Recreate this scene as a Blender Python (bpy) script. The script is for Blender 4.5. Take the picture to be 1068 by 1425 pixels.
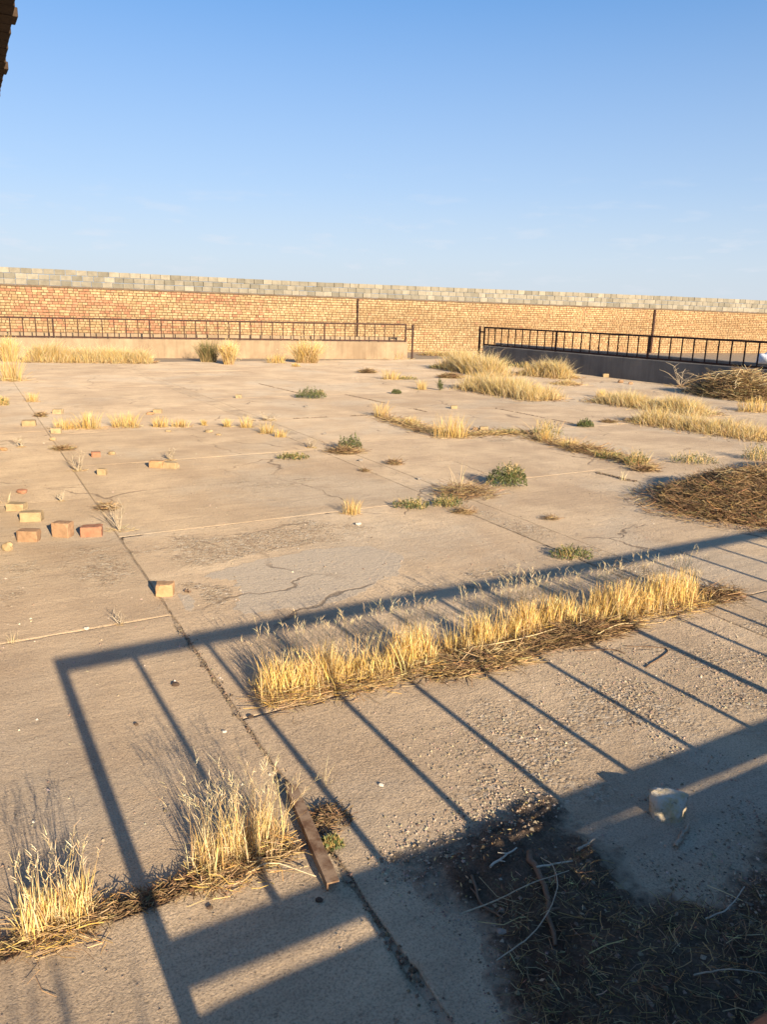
import bpy, bmesh, math, random
import numpy as np
from mathutils import Vector, Matrix, noise

random.seed(7)
rng = np.random.default_rng(11)
scene = bpy.context.scene
for o in list(bpy.data.objects):
    bpy.data.objects.remove(o)
COL = scene.collection
R = math.radians

# ---------------------------------------------------------------- camera
# metres; x runs along the near railing, y along the sunbeams across the yard
cam_d = bpy.data.cameras.new("camera")
cam = bpy.data.objects.new("camera", cam_d)
COL.objects.link(cam)
PITCH, ROLL, YAW = R(14.604), R(1.385), R(30)
fw = Vector((0, math.cos(PITCH), -math.sin(PITCH)))
rt = Vector((1, 0, 0))
up = Vector((0, math.sin(PITCH), math.cos(PITCH)))
rr = rt * math.cos(ROLL) + up * math.sin(ROLL)
uu = -rt * math.sin(ROLL) + up * math.cos(ROLL)
turn = Matrix.Rotation(-YAW, 3, 'Z')
rr, uu, ff = turn @ rr, turn @ uu, turn @ fw
m = Matrix((rr, uu, -ff)).transposed().to_4x4()
m.translation = Vector((0, 0, 1.9))
cam.matrix_world = m
cam_d.sensor_fit = 'VERTICAL'
cam_d.sensor_height = 36
cam_d.lens = 36 * 1080.4 / 1425
cam_d.clip_start = 0.05
cam_d.clip_end = 3000
scene.camera = cam

# ---------------------------------------------------------------- sky and sun
SUN_EL = R(17.6)
world = bpy.data.worlds.new("World")
scene.world = world
world.use_nodes = True
wn, wl = world.node_tree.nodes, world.node_tree.links
wn.clear()
w_out = wn.new('ShaderNodeOutputWorld')
w_bg = wn.new('ShaderNodeBackground')
sky = wn.new('ShaderNodeTexSky')
sky.sky_type = 'NISHITA'
sky.sun_disc = False
sky.sun_elevation = SUN_EL
sky.sun_rotation = R(180)
sky.altitude = 900
sky.air_density = 1.0
sky.dust_density = 0.35
sky.ozone_density = 2.5
# thin scattered clouds low above the horizon
tc = wn.new('ShaderNodeTexCoord')
sep = wn.new('ShaderNodeSeparateXYZ')
wl.new(tc.outputs['Generated'], sep.inputs[0])
mp = wn.new('ShaderNodeMapping')
mp.inputs['Scale'].default_value = (6.0, 6.0, 30.0)
mp.inputs['Location'].default_value = (3.7, 1.9, 0.4)
wl.new(tc.outputs['Generated'], mp.inputs['Vector'])
cn = wn.new('ShaderNodeTexNoise')
cn.inputs['Scale'].default_value = 2.2
cn.inputs['Detail'].default_value = 7
cn.inputs['Roughness'].default_value = 0.55
wl.new(mp.outputs[0], cn.inputs['Vector'])
cr = wn.new('ShaderNodeValToRGB')
cr.color_ramp.elements[0].position = 0.55
cr.color_ramp.elements[0].color = (0, 0, 0, 1)
cr.color_ramp.elements[1].position = 0.74
cr.color_ramp.elements[1].color = (1, 1, 1, 1)
wl.new(cn.outputs['Fac'], cr.inputs['Fac'])
band = wn.new('ShaderNodeValToRGB')
be = band.color_ramp.elements
be[0].position = 0.0
be[0].color = (0.25, 0.25, 0.25, 1)
be[1].position = 0.17
be[1].color = (0, 0, 0, 1)
e2 = be.new(0.06)
e2.color = (1, 1, 1, 1)
wl.new(sep.outputs['Z'], band.inputs['Fac'])
mul = wn.new('ShaderNodeMath')
mul.operation = 'MULTIPLY'
wl.new(cr.outputs['Color'], mul.inputs[0])
wl.new(band.outputs['Color'], mul.inputs[1])
mul2 = wn.new('ShaderNodeMath')
mul2.operation = 'MULTIPLY'
mul2.inputs[1].default_value = 0.5
wl.new(mul.outputs[0], mul2.inputs[0])
mixc = wn.new('ShaderNodeMix')
mixc.data_type = 'RGBA'
mixc.inputs['B'].default_value = (2.65, 2.75, 3.0, 1)
wl.new(mul2.outputs[0], mixc.inputs['Factor'])
gam = wn.new('ShaderNodeGamma')
gam.inputs['Gamma'].default_value = 0.53
wl.new(sky.outputs[0], gam.inputs['Color'])
hsv = wn.new('ShaderNodeHueSaturation')
hsv.inputs['Saturation'].default_value = 1.6
hsv.inputs['Value'].default_value = 1.0
wl.new(gam.outputs[0], hsv.inputs['Color'])
tint = wn.new('ShaderNodeMix')
tint.data_type = 'RGBA'
tint.blend_type = 'MULTIPLY'
tint.inputs['Factor'].default_value = 1.0
tint.inputs['B'].default_value = (0.93, 1.0, 1.21, 1)
wl.new(hsv.outputs[0], tint.inputs['A'])
# dusty veil towards the horizon, all round
veil = wn.new('ShaderNodeValToRGB')
ve = veil.color_ramp.elements
ve[0].position = 0.02
ve[0].color = (0.85, 0.85, 0.85, 1)
ve[1].position = 0.34
ve[1].color = (0, 0, 0, 1)
v2 = ve.new(0.14)
v2.color = (0.40, 0.40, 0.40, 1)
wl.new(sep.outputs['Z'], veil.inputs['Fac'])
mixv = wn.new('ShaderNodeMix')
mixv.data_type = 'RGBA'
mixv.inputs['B'].default_value = (2.12, 2.36, 2.70, 1)
wl.new(veil.outputs['Color'], mixv.inputs['Factor'])
wl.new(tint.outputs['Result'], mixv.inputs['A'])
wl.new(mixv.outputs['Result'], mixc.inputs['A'])
wl.new(mixc.outputs['Result'], w_bg.inputs['Color'])
w_bg.inputs['Strength'].default_value = .100
wl.new(w_bg.outputs[0], w_out.inputs['Surface'])

sun_d = bpy.data.lights.new("sun", 'SUN')
sun_d.energy = 3.9
sun_d.angle = R(0.53)
sun_d.color = (1.0, 0.83, 0.615)
sun = bpy.data.objects.new("sun", sun_d)
COL.objects.link(sun)
sun.rotation_euler = Vector((0, math.cos(SUN_EL), -math.sin(SUN_EL))).to_track_quat('-Z', 'Y').to_euler()
sun.location = (0, -20, 12)

scene.view_settings.view_transform = 'Standard'
scene.view_settings.look = 'None'
scene.view_settings.gamma = 1.0
scene.view_settings.use_curve_mapping = False
scene.view_settings.exposure = 1.6
try:
    scene.cycles.use_denoising = True
    scene.cycles.max_bounces = 6
except Exception:
    pass

# ---------------------------------------------------------------- tables (metres)
PLANTS = [
    ('gold', 3.335, 6.382, 0.234, 0.165, 'small round tuft of golden grass alone on bare concrete, mid yard'),
    ('grey', 0.816, 4.622, 0.088, 0.088, 'little grey dead tuft in the joint left of the lone orange brick'),
    ('pale', 0.23, 4.631, 0.074, 0.091, 'thin pale sprout in the joint at the left edge of the picture'),
    ('grey', 1.245, 6.722, 0.348, 0.286, 'bleached leafless branching weed beside the row of three red bricks'),
    ('brown', 1.295, 7.492, 0.232, 0.096, 'low brown dead weed just behind the bleached branching weed'),
    ('grey', 1.33, 9.463, 0.285, 0.218, 'pale leafless sprig standing left of the yellow half brick'),
    ('grey', 0.952, 8.021, 0.099, 0.099, 'tiny pale sprig on the joint above the yellow bricks'),
    ('pale', 0.467, 8.143, 0.112, 0.125, 'pale tuft at the left picture edge above the yellow bricks'),
    ('mix', 3.986, 6.362, 0.387, 0.1, 'low yellow green weeds, left end of the patch in front of the tangle'),
    ('mix', 4.35, 6.262, 0.319, 0.13, 'low green weed with yellow stalks, right end of the patch before the tangle'),
    ('brown', 4.797, 6.539, 0.736, 0.184, 'flat brown tangle of dead weeds beside the green bush'),
    ('pale', 4.725, 6.57, 0.153, 0.429, 'few tall thin dry stalks rising out of the brown tangle'),
    ('brown', 4.336, 5.955, 0.252, 0.056, 'small brown dead weed lying in front of the tangle'),
    ('green', 5.48, 6.73, 0.471, 0.235, 'dense dark green bush in the middle of the yard'),
    ('gold', 5.891, 7.099, 0.258, 0.189, 'yellow dry grass growing through the back of the green bush'),
    ('mix', 4.32, 4.43, 0.361, 0.099, 'spreading grey green weed just beyond the shadow of the top rail'),
    ('brown', 4.965, 5.401, 0.165, 0.069, 'small dark dead weed between the green bush and the rail shadow'),
    ('green', 4.889, 9.444, 0.339, 0.199, 'green weed with a reddish brown skirt near the centre of the yard'),
    ('brown', 4.749, 9.322, 0.49, 0.078, 'reddish brown dead skirt lying round the central green weed'),
    ('brown', 4.973, 8.35, 0.238, 0.091, 'little rust brown tuft right of the central green weed'),
    ('mix', 3.936, 9.205, 0.43, 0.093, 'low grey green weeds in line with the central green weed'),
    ('brown', 4.404, 8.104, 0.139, 0.052, 'tiny brown weed in the long joint below the central weed'),
    ('green', 7.067, 15.519, 0.688, 0.188, 'flat green weed by the yellow brick in the far yard'),
    ('gold', 7.032, 12.343, 0.29, 0.316, 'upright golden tuft at the left end of the grassy joint'),
    ('gold', 7.005, 11.199, 0.245, 0.196, 'second golden tuft along the grassy joint'),
    ('gold', 6.893, 9.929, 0.651, 0.382, 'wide pale bushy tuft in the grassy joint, beside a yellow brick'),
    ('mix', 7.985, 9.894, 0.748, 0.094, 'low green weeds filling the joint right of the yellow brick'),
    ('mix', 8.377, 9.349, 0.527, 0.298, 'grey green and gold tuft where two joints meet'),
    ('gold', 8.066, 9.027, 0.287, 0.199, 'golden tuft in front of the grey green one where two joints meet'),
    ('green', 9.793, 9.974, 0.302, 0.126, 'small dark green weed at the end of the black crack'),
    ('brown', 10.624, 10.232, 0.263, 0.066, 'thin brown streak of dead weed right of the small green weed'),
    ('gold', 7.959, 8.386, 0.252, 0.189, 'pale golden tuft in the diagonal weedy joint'),
    ('brown', 8.007, 8.111, 0.619, 0.103, 'brown weeds low in the diagonal joint below the pale golden tuft'),
    ('mix', 7.95, 7.594, 0.435, 0.099, 'low olive weeds in the diagonal joint'),
    ('mix', 7.866, 7.026, 0.339, 0.226, 'yellow green leafy weed at the lower end of the diagonal joint'),
    ('brown', 7.709, 6.739, 0.365, 0.091, 'flat brown weed under the yellow green leafy one'),
    ('mix', 8.774, 6.858, 0.678, 0.155, 'brownish green weeds above the big dead heap'),
    ('mix', 9.826, 6.642, 0.46, 0.24, 'green gold weed at the right picture edge above the big dead heap'),
    ('pale', 7.012, 6.436, 0.069, 0.137, 'single pale blade standing on the crack left of the big dead heap'),
    ('gold', 11.171, 19.124, 0.527, 0.304, 'short golden tuft far out, below the left railing end'),
    ('mix', 11.622, 19.008, 0.653, 0.122, 'flat green weed right of the short far golden tuft'),
    ('brown', 11.613, 21.296, 0.488, 0.155, 'small dark weed far out near the left railing end'),
    ('green', 9.356, 15.733, 0.236, 0.101, 'tiny green tuft on the far concrete'),
    ('gold', 10.494, 16.429, 0.25, 0.268, 'thin lone golden tuft on the far concrete'),
    ('green', 10.86, 16.14, 0.143, 0.285, 'slim upright green stalk far out left of the large grass bank'),
    ('mix', 14.923, 22.364, 0.636, 0.171, 'low green weed left of the large grass bank, at its far end'),
    ('brown', 13.205, 19.085, 0.762, 0.169, 'low brown weed along the left foot of the large grass bank'),
    ('shrub', 11.568, 25.773, 1.844, 0.82, 'brown gold dry bush against the left parapet, right of the other bush'),
    ('gold', 10.469, 25.966, 0.758, 0.354, 'thin yellow grass at the foot of the left parapet between two bushes'),
    ('gold', 15.604, 27.555, 2.016, 0.403, 'low dry grass at the parapet foot below the left railing end'),
    ('gold', 10.487, 24.238, 0.287, 0.144, 'tiny golden tuft before the right bush at the left parapet'),
    ('shrubgreen', 8.272, 26.709, 1.243, 0.746, 'olive green bush against the left parapet'),
    ('shrub', 8.616, 25.595, 0.821, 0.773, 'straw yellow bush overlapping the olive bush at the left parapet'),
    ('shrub', 2.116, 28.098, 1.067, 0.742, 'pale dry bush at the left edge by the parapet'),
    ('gold', 1.617, 21.181, 0.563, 0.809, 'tall leaning golden tuft in the far left corner of the yard'),
    ('gold', 1.601, 16.602, 0.253, 0.197, 'small faint golden tuft below the far left corner tuft'),
    ('brown', 1.495, 14.329, 0.22, 0.122, 'small brown weed left of the long tuft row'),
    ('mix', 1.06, 16.173, 0.215, 0.188, 'half cut weed at the left edge, below the corner tuft'),
    ('gold', 1.656, 12.791, 0.4, 0.2, 'leftmost golden tuft of the row along the left joint'),
    ('gold', 1.986, 12.746, 0.449, 0.292, 'tallest golden tuft of the row along the left joint'),
    ('gold', 2.553, 12.695, 0.503, 0.252, 'golden tuft in the row, left of the yellow brick pair'),
    ('gold', 3.051, 12.508, 0.276, 0.184, 'golden tuft in the row, just right of its gap'),
    ('gold', 3.333, 12.402, 0.324, 0.162, 'brownish golden tuft closing the row along the left joint'),
    ('gold', 3.739, 12.419, 0.094, 0.118, 'tiny tuft right of the golden row'),
    ('gold', 4.034, 12.139, 0.14, 0.163, 'small upright tuft, third right of the golden row'),
    ('gold', 4.298, 11.956, 0.21, 0.21, 'orange gold tuft, fourth right of the golden row'),
    ('grey', 4.95, 12.603, 0.398, 0.149, 'grey dead weed behind the leaning pale tufts'),
    ('gold', 4.391, 11.279, 0.268, 0.201, 'pale leaning tuft at the right end of the left joint'),
    ('gold', 4.445, 10.885, 0.218, 0.152, 'smaller pale tuft beside the leaning one at the joint end'),
    ('grey', 4.477, 9.858, 0.242, 0.121, 'faint grey weed between the leaning tufts and the central weed'),
    ('grey', 2.481, 9.705, 0.182, 0.127, 'small brown sprig behind the two bricks lying end to end'),
    ('brown', 1.377, 10.932, 0.286, 0.067, 'flat reddish dead weed left of the red brick'),
    ('grey', 0.895, 11.365, 0.174, 0.135, 'faint grey sprig near the left edge'),
    ('mix', 18.511, 21.958, 1.546, 0.258, 'thin grass at the foot of the right parapet'),
    ('pale', 1.215, 2.534, 0.047, 0.118, 'thin dry stalks with seed heads right of the rusty bar'),
    ('mix', 1.079, 2.187, 0.089, 0.052, 'small green sprout in dark soil right of the rusty bar'),
    ('gold', 14.969, 10.329, 0.91, 0.333, 'golden grass between the brush heap and the right grass bank'),
    ('gold', 13.756, 13.554, 0.342, 0.24, 'little golden tuft left of the long right grass bank'),
    ('grey', 18.224, 14.989, 1.214, 0.526, 'bare pale stalks sticking out left of the brush heap'),
]
BANKS = [
    ([(7.127, 9.99), (8.326, 9.763)], 0.07, 0.102, 'low dry strip in the joint between the wide pale tuft and the joint crossing'),
    ([(8.092, 9.309), (7.974, 7.139)], 0.07, 0.102, 'long low dry strip along the diagonal weedy joint'),
    ([(7.0, 12.051), (6.856, 10.409)], 0.06, 0.103, 'low dry strip between the first golden tufts of the grassy joint'),
    ([(15.587, 22.556), (14.911, 19.169)], 0.55, 0.847, 'back part of the large golden grass bank below the right railing'),
    ([(11.951, 16.379), (11.975, 13.506)], 0.55, 0.666, 'front part of the large golden grass bank below the right railing'),
    ([(16.411, 19.62), (16.823, 17.919)], 0.45, 0.736, 'golden grass bank against the right parapet'),
    ([(15.227, 16.69), (15.377, 16.216)], 0.35, 0.404, 'short round end of the golden bank by the right parapet'),
    ([(13.207, 12.958), (13.319, 10.315)], 0.5, 0.459, 'upper of the two long golden grass banks at right'),
    ([(11.387, 10.253), (11.694, 7.741)], 0.5, 0.378, 'lower of the two long golden grass banks at right'),
    ([(18.91, 29.527), (20.403, 27.814)], 0.3, 0.35, 'low golden grass along the wall foot between the two gate posts'),
    ([(2.701, 28.001), (6.193, 26.715)], 0.45, 0.748, 'long golden grass bank along the left parapet'),
]
RUBBLE = [
    ('brick', 1.199, 4.967, 0.13, 0.106, 1.0, 8, 'orange', 'lone orange brick on the long joint above the rail shadow'),
    ('brick', 0.528, 6.682, 0.188, 0.117, 0.8, 4, 'brown', 'brown brick at the left end of the three in a row'),
    ('brick', 0.793, 6.694, 0.168, 0.156, 0.8, -10, 'brown', 'upright brown brick, middle one of the three in a row'),
    ('brick', 1.008, 6.616, 0.193, 0.108, 0.8, 14, 'red', 'reddish brick at the right end of the three in a row'),
    ('brick', 0.617, 7.322, 0.205, 0.109, 0.7, 10, 'yellow', 'chipped yellow brick behind the row of three'),
    ('brick', 0.536, 7.778, 0.181, 0.087, 0.8, 2, 'yellow', 'pale yellow brick nearest the left picture edge'),
    ('stone', 0.353, 6.485, 0.101, 0.096, 0.8, 0, 'yellow', 'pale pointed brick shard at the left edge in front of the row'),
    ('stone', 0.647, 8.494, 0.117, 0.059, 0.9, 0, 'red', 'flat red shard lying by itself at left'),
    ('brick', 2.204, 9.276, 0.19, 0.104, 0.6, -8, 'orange', 'left one of two orange bricks lying end to end'),
    ('brick', 2.348, 9.167, 0.198, 0.095, 0.6, -14, 'yellow', 'right one of two orange bricks lying end to end'),
    ('brick', 1.545, 9.106, 0.107, 0.09, 0.9, 0, 'yellow', 'bright yellow half brick standing alone at left'),
    ('brick', 1.676, 10.251, 0.128, 0.082, 0.9, 20, 'red', 'small broken red brick behind the yellow half brick'),
    ('stone', 1.885, 10.327, 0.102, 0.065, 0.9, 0, 'yellow', 'small tan shard right of the broken red brick'),
    ('brick', 1.207, 13.282, 0.226, 0.113, 0.8, 18, 'yellow', 'tan brick left of the golden tuft row'),
    ('brick', 1.49, 12.397, 0.161, 0.097, 0.9, 10, 'yellow', 'yellow brick below the left end of the golden tuft row'),
    ('stone', 1.349, 11.753, 0.112, 0.061, 0.9, 0, 'yellow', 'small pale shard under the brick at the tuft row'),
    ('brick', 1.806, 14.612, 0.189, 0.101, 0.9, 0, 'yellow', 'tan brick behind the left end of the golden tuft row'),
    ('brick', 3.423, 14.145, 0.168, 0.091, 0.8, 0, 'yellow', 'yellow brick behind the gap in the golden tuft row'),
    ('stone', 3.26, 13.996, 0.153, 0.064, 0.9, 0, 'orange', 'flat shard left of the brick behind the tuft row'),
    ('stone', 3.598, 11.661, 0.144, 0.067, 0.9, 0, 'yellow', 'larger of two pale stones right of the tuft row'),
    ('stone', 3.642, 11.343, 0.087, 0.043, 0.9, 0, 'yellow', 'smaller of two pale stones right of the tuft row'),
    ('stone', 3.043, 11.951, 0.111, 0.044, 0.9, 0, 'yellow', 'small pale shard before the brownish end tuft'),
    ('brick', 5.599, 15.985, 0.138, 0.092, 0.8, 0, 'yellow', 'yellow brick alone on the far left concrete'),
    ('brick', 7.588, 16.114, 0.18, 0.114, 0.9, 5, 'yellow', 'yellow brick behind the flat green weed'),
    ('brick', 9.044, 12.87, 0.145, 0.087, 0.9, 0, 'yellow', 'small yellow brick on a joint of the far concrete'),
    ('brick', 7.801, 10.21, 0.154, 0.095, 0.9, 0, 'yellow', 'yellow brick in the grassy joint right of the wide pale tuft'),
    ('stone', 7.711, 10.327, 0.107, 0.071, 0.9, 0, 'brown', 'dull shard left of the yellow brick in the grassy joint'),
    ('brick', 18.437, 18.032, 0.204, 0.136, 0.9, 0, 'yellow', 'yellow brick at the foot of the right parapet'),
    ('stone', 17.332, 16.341, 0.188, 0.125, 0.9, 0, 'brown', 'dark stone by the right parapet, nearer the yellow brick'),
    ('stone', 17.277, 15.906, 0.164, 0.103, 0.9, 0, 'brown', 'dark stone by the right parapet, farther from the yellow brick'),
    ('stone', 3.206, 5.992, 0.065, 0.033, 0.9, 0, 'white', 'small white stone below the round golden tuft'),
    ('stone', 6.304, 14.048, 0.099, 0.057, 0.9, 0, 'grey', 'grey pebble below the flat green weed'),
    ('stone', 5.162, 10.828, 0.078, 0.045, 0.9, 0, 'grey', 'grey pebble left of the grassy joint'),
    ('stone', 4.761, 7.415, 0.058, 0.042, 0.9, 0, 'grey', 'dark pebble left of the brown tangle'),
    ('stone', 4.666, 8.687, 0.074, 0.037, 0.9, 0, 'grey', 'grey pebble right of the central green weed'),
    ('stone', 0.678, 11.159, 0.113, 0.056, 0.9, 0, 'orange', 'orange shard cut by the left picture edge'),
    ('stone', 0.633, 4.627, 0.039, 0.022, 0.9, 0, 'white', 'white stone in the left joint near the grey dead tuft'),
    ('stone', 1.422, 2.42, 0.024, 0.021, 0.9, 0, 'white', 'little white pebble on rough concrete between two bar shadows'),
    ('stone', 0.986, 3.119, 0.026, 0.017, 0.9, 0, 'white', 'flat white pebble above the bushy near grass clump'),
    ('stone', 1.725, 1.965, 0.025, 0.033, 0.6, 0, 'white', 'white shard at the top edge of the dark soil'),
    ('stone', 1.84, 1.774, 0.037, 0.016, 0.8, 0, 'white', 'pale flat shard on the lit patch of dark soil'),
    ('stone', 0.91, 3.67, 0.041, 0.03, 0.9, 0, 'dark', 'dark clod inside the frame of rail shadow'),
    ('stone', 1.139, 3.185, 0.031, 0.024, 0.9, 0, 'dark', 'dark clod on the long joint below the left end of the grass row'),
    ('stone', 0.644, 3.367, 0.023, 0.02, 0.9, 0, 'dark', 'small dark clod between the first two bar shadows'),
    ('stone', 0.925, 1.959, 0.029, 0.017, 0.9, 0, 'dark', 'dark clod in front of the rusty bar'),
    ('stone', 0.597, 2.098, 0.023, 0.014, 0.9, 0, 'dark', 'dark clod by the edge of the bottom rail shadow'),
    ('stone', 1.849, 1.242, 0.076, 0.049, 0.8, 0, 'grey', 'grey clod among the straw of the dark soil'),
    ('stone', 1.375, 1.545, 0.05, 0.032, 0.8, 0, 'grey', 'greyish lump at the left of the dark soil heap'),
    ('stone', 1.653, 1.331, 0.044, 0.027, 0.8, 0, 'grey', 'grey lump half sunk in the middle of the dark soil'),
]
SKIM_MAIN = [(1.35, 5.293), (1.676, 5.402), (1.964, 5.495), (2.438, 5.537), (2.925, 5.461), (3.081, 5.022), (2.834, 4.662), (2.532, 4.502), (2.213, 4.32), (1.813, 4.349), (1.486, 4.378), (1.451, 4.555), (1.576, 4.781), (1.636, 4.988), (1.479, 5.113)]
SKIM_SMALL = [(1.196, 5.091), (1.361, 4.887), (1.271, 4.644), (1.178, 4.479), (1.19, 4.684)]
SOIL_EDGE = [(1.272, 2.01), (1.559, 2.062), (1.929, 2.082), (2.06, 2.013), (1.951, 1.855), (1.991, 1.672), (1.927, 1.48), (2.112, 1.335), (2.364, 1.409), (2.616, 1.503)]
T1 = [(1.474, 1.768), (1.615, 1.795)]
T2 = [(1.636, 1.754), (1.552, 1.569), (1.461, 1.419)]
T3 = [(1.288, 1.676), (1.41, 1.645), (1.52, 1.615), (1.687, 1.608)]
T4 = [(1.269, 1.462), (1.423, 1.465), (1.535, 1.509), (1.617, 1.608), (1.642, 1.702)]
T5 = [(1.954, 1.267), (2.042, 1.254), (2.203, 1.306)]
T6 = [(1.802, 1.695), (1.871, 1.714), (1.953, 1.75)]
T7 = [(2.189, 1.58), (2.269, 1.615), (2.347, 1.646)]
T8 = [(1.405, 1.778), (1.384, 1.688), (1.393, 1.586)]
T9 = [(1.598, 1.671), (1.737, 1.644)]
T10 = [(1.691, 1.107), (1.789, 1.062), (1.89, 1.018)]
T11 = [(0.009, 2.241), (0.068, 2.237), (0.167, 2.2), (0.247, 2.135)]
T12 = [(0.749, 2.166), (0.834, 2.149), (0.948, 2.041)]
T13 = [(3.067, 3.049), (3.272, 2.968), (3.311, 2.893)]
T14 = [(2.421, 3.289), (2.778, 3.217), (3.226, 3.283)]
T15 = [(1.333, 4.993), (1.351, 4.953)]
T16 = [(0.994, 1.393), (1.12, 1.402)]
T17 = [(3.277, 2.701), (3.579, 2.813), (3.387, 2.966)]
WALL_Z = [(-18.98, 3.151, 2.472), (-13.73, 3.084, 2.425), (-7.11, 3.012, 2.374), (-0.14, 2.989, 2.339), (5.39, 2.973, 2.293), (13.46, 2.949, 2.247), (20.0, 2.911, 2.184)]
POST_S = [-4.52, 12.2]

# ---------------------------------------------------------------- helpers
def tag(o, label=None, cat=None, group=None, kind=None):
    if label: o['label'] = label
    if cat: o['category'] = cat
    if group: o['group'] = group
    if kind: o['kind'] = kind
    return o

def link(name, me, mat=None, parent=None):
    o = bpy.data.objects.new(name, me)
    COL.objects.link(o)
    if mat is not None and me is not None and not me.materials:
        me.materials.append(mat)
    if parent is not None:
        o.parent = parent
    return o

def empty(name, loc=(0, 0, 0)):
    o = bpy.data.objects.new(name, None)
    o.location = loc
    o.empty_display_size = 0.2
    COL.objects.link(o)
    return o

def mesh_np(name, V, T, cols=None, smooth=False, attr=None):
    """triangle mesh from arrays; cols per vertex (n,3)"""
    me = bpy.data.meshes.new(name)
    V = np.asarray(V, np.float32)
    T = np.asarray(T, np.int32)
    me.vertices.add(len(V))
    me.vertices.foreach_set('co', V.ravel())
    me.loops.add(T.size)
    me.loops.foreach_set('vertex_index', T.ravel())
    me.polygons.add(len(T))
    me.polygons.foreach_set('loop_start', np.arange(0, T.size, 3, dtype=np.int32))
    me.polygons.foreach_set('use_smooth', np.full(len(T), smooth))
    if cols is not None:
        a = me.attributes.new('Col', 'FLOAT_COLOR', 'POINT')
        c4 = np.ones((len(V), 4), np.float32)
        c4[:, :3] = cols
        a.data.foreach_set('color', c4.ravel())
    if attr is not None:
        a = me.attributes.new('agg', 'FLOAT', 'POINT')
        a.data.foreach_set('value', np.asarray(attr, np.float32))
    me.update()
    me.validate()
    return me

def bm_mesh(name, bm, smooth=False):
    me = bpy.data.meshes.new(name)
    bmesh.ops.recalc_face_normals(bm, faces=bm.faces)
    bm.to_mesh(me)
    bm.free()
    if smooth:
        for p in me.polygons:
            p.use_smooth = True
    return me

class Acc:
    """collects triangle pieces with a colour for each vertex"""
    def __init__(s):
        s.V, s.T, s.C, s.n = [], [], [], 0
    def add(s, V, T, C):
        V = np.asarray(V, float)
        s.V.append(V)
        s.T.append(np.asarray(T) + s.n)
        C = np.asarray(C, float)
        if C.ndim == 1:
            C = np.tile(C, (len(V), 1))
        s.C.append(C)
        s.n += len(V)
    def mesh(s, name, smooth=False):
        return mesh_np(name, np.concatenate(s.V), np.concatenate(s.T), np.concatenate(s.C), smooth)

def blades(acc, base, lean, h, w, cols, tipcols=None, bend=0.5, lift=None):
    """grass blades: base (n,3), lean (n,2) sideways reach of the tip as a share of h"""
    n = len(base)
    ang = rng.uniform(0, math.pi, n)
    side = np.stack([np.cos(ang), np.sin(ang), np.zeros(n)], 1)
    V = np.zeros((n, 7, 3))
    for i, t in enumerate((0, .38, .72)):
        k = t ** (1 + bend)
        c = base.copy()
        c[:, 0] += lean[:, 0] * h * k
        c[:, 1] += lean[:, 1] * h * k
        c[:, 2] += h * t * (1 if lift is None else lift)
        ww = (w * (1 - .45 * t))[:, None] * side * .5
        V[:, 2 * i] = c - ww
        V[:, 2 * i + 1] = c + ww
    c = base.copy()
    c[:, 0] += lean[:, 0] * h
    c[:, 1] += lean[:, 1] * h
    c[:, 2] += h * (1 if lift is None else lift)
    V[:, 6] = c
    T0 = np.array([[0, 1, 3], [0, 3, 2], [2, 3, 5], [2, 5, 4], [4, 5, 6]])
    T = (T0[None] + (np.arange(n) * 7)[:, None, None]).reshape(-1, 3)
    if tipcols is None:
        tipcols = cols
    C = np.zeros((n, 7, 3))
    for i, t in enumerate((0, 0, .38, .38, .72, .72, 1)):
        C[:, i] = cols * (1 - t) + tipcols * t
    acc.add(V.reshape(-1, 3), T, C.reshape(-1, 3))
    return c

def litter(acc, base, length, w, cols, tilt=.25):
    """straws lying about"""
    n = len(base)
    a = rng.uniform(0, 2 * math.pi, n)
    el = rng.normal(0, tilt, n)
    d = np.stack([np.cos(a) * np.cos(el), np.sin(a) * np.cos(el), np.abs(np.sin(el))], 1)
    s = np.stack([-np.sin(a), np.cos(a), np.zeros(n)], 1)
    u_ = np.cross(d, s)
    mid = base + d * (length * .5)[:, None] + (s * rng.normal(0, .12, n)[:, None] + u_ * rng.normal(0, .04, n)[:, None]) * length[:, None]
    end = base + d * length[:, None]
    V = np.zeros((n, 9, 3))
    for i, c in enumerate((base, mid, end)):
        ww = (w * .5)[:, None]
        V[:, 3 * i] = c + s * ww
        V[:, 3 * i + 1] = c - s * ww * .6 + u_ * ww
        V[:, 3 * i + 2] = c - s * ww * .6 - u_ * ww
    T0 = []
    for i in (0, 3):
        for k in range(3):
            p, q = i + k, i + (k + 1) % 3
            T0 += [[p, q, q + 3], [p, q + 3, p + 3]]
    T0 = np.array(T0)
    T = (T0[None] + (np.arange(n) * 9)[:, None, None]).reshape(-1, 3)
    acc.add(V.reshape(-1, 3), T, np.repeat(cols, 9, 0))

def tube(acc, pts, r0, r1, col, sides=5):
    pts = [Vector(p) for p in pts]
    V, T = [], []
    n = len(pts)
    for i, p in enumerate(pts):
        d = (pts[min(i + 1, n - 1)] - pts[max(i - 1, 0)]).normalized()
        a = d.orthogonal().normalized() if abs(d.z) < .95 else Vector((1, 0, 0))
        if abs(d.z) < .95:
            a = d.cross(Vector((0, 0, 1))).normalized()
        b = d.cross(a).normalized()
        r = r0 + (r1 - r0) * i / max(1, n - 1)
        for k in range(sides):
            t = 2 * math.pi * k / sides
            V.append(p + (a * math.cos(t) + b * math.sin(t)) * r)
    for i in range(n - 1):
        for k in range(sides):
            p, q = i * sides + k, i * sides + (k + 1) % sides
            T += [[p, q, q + sides], [p, q + sides, p + sides]]
    for base in (0, (n - 1) * sides):
        for k in range(1, sides - 1):
            T.append([base, base + k, base + k + 1])
    acc.add([tuple(v) for v in V], T, col)

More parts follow.
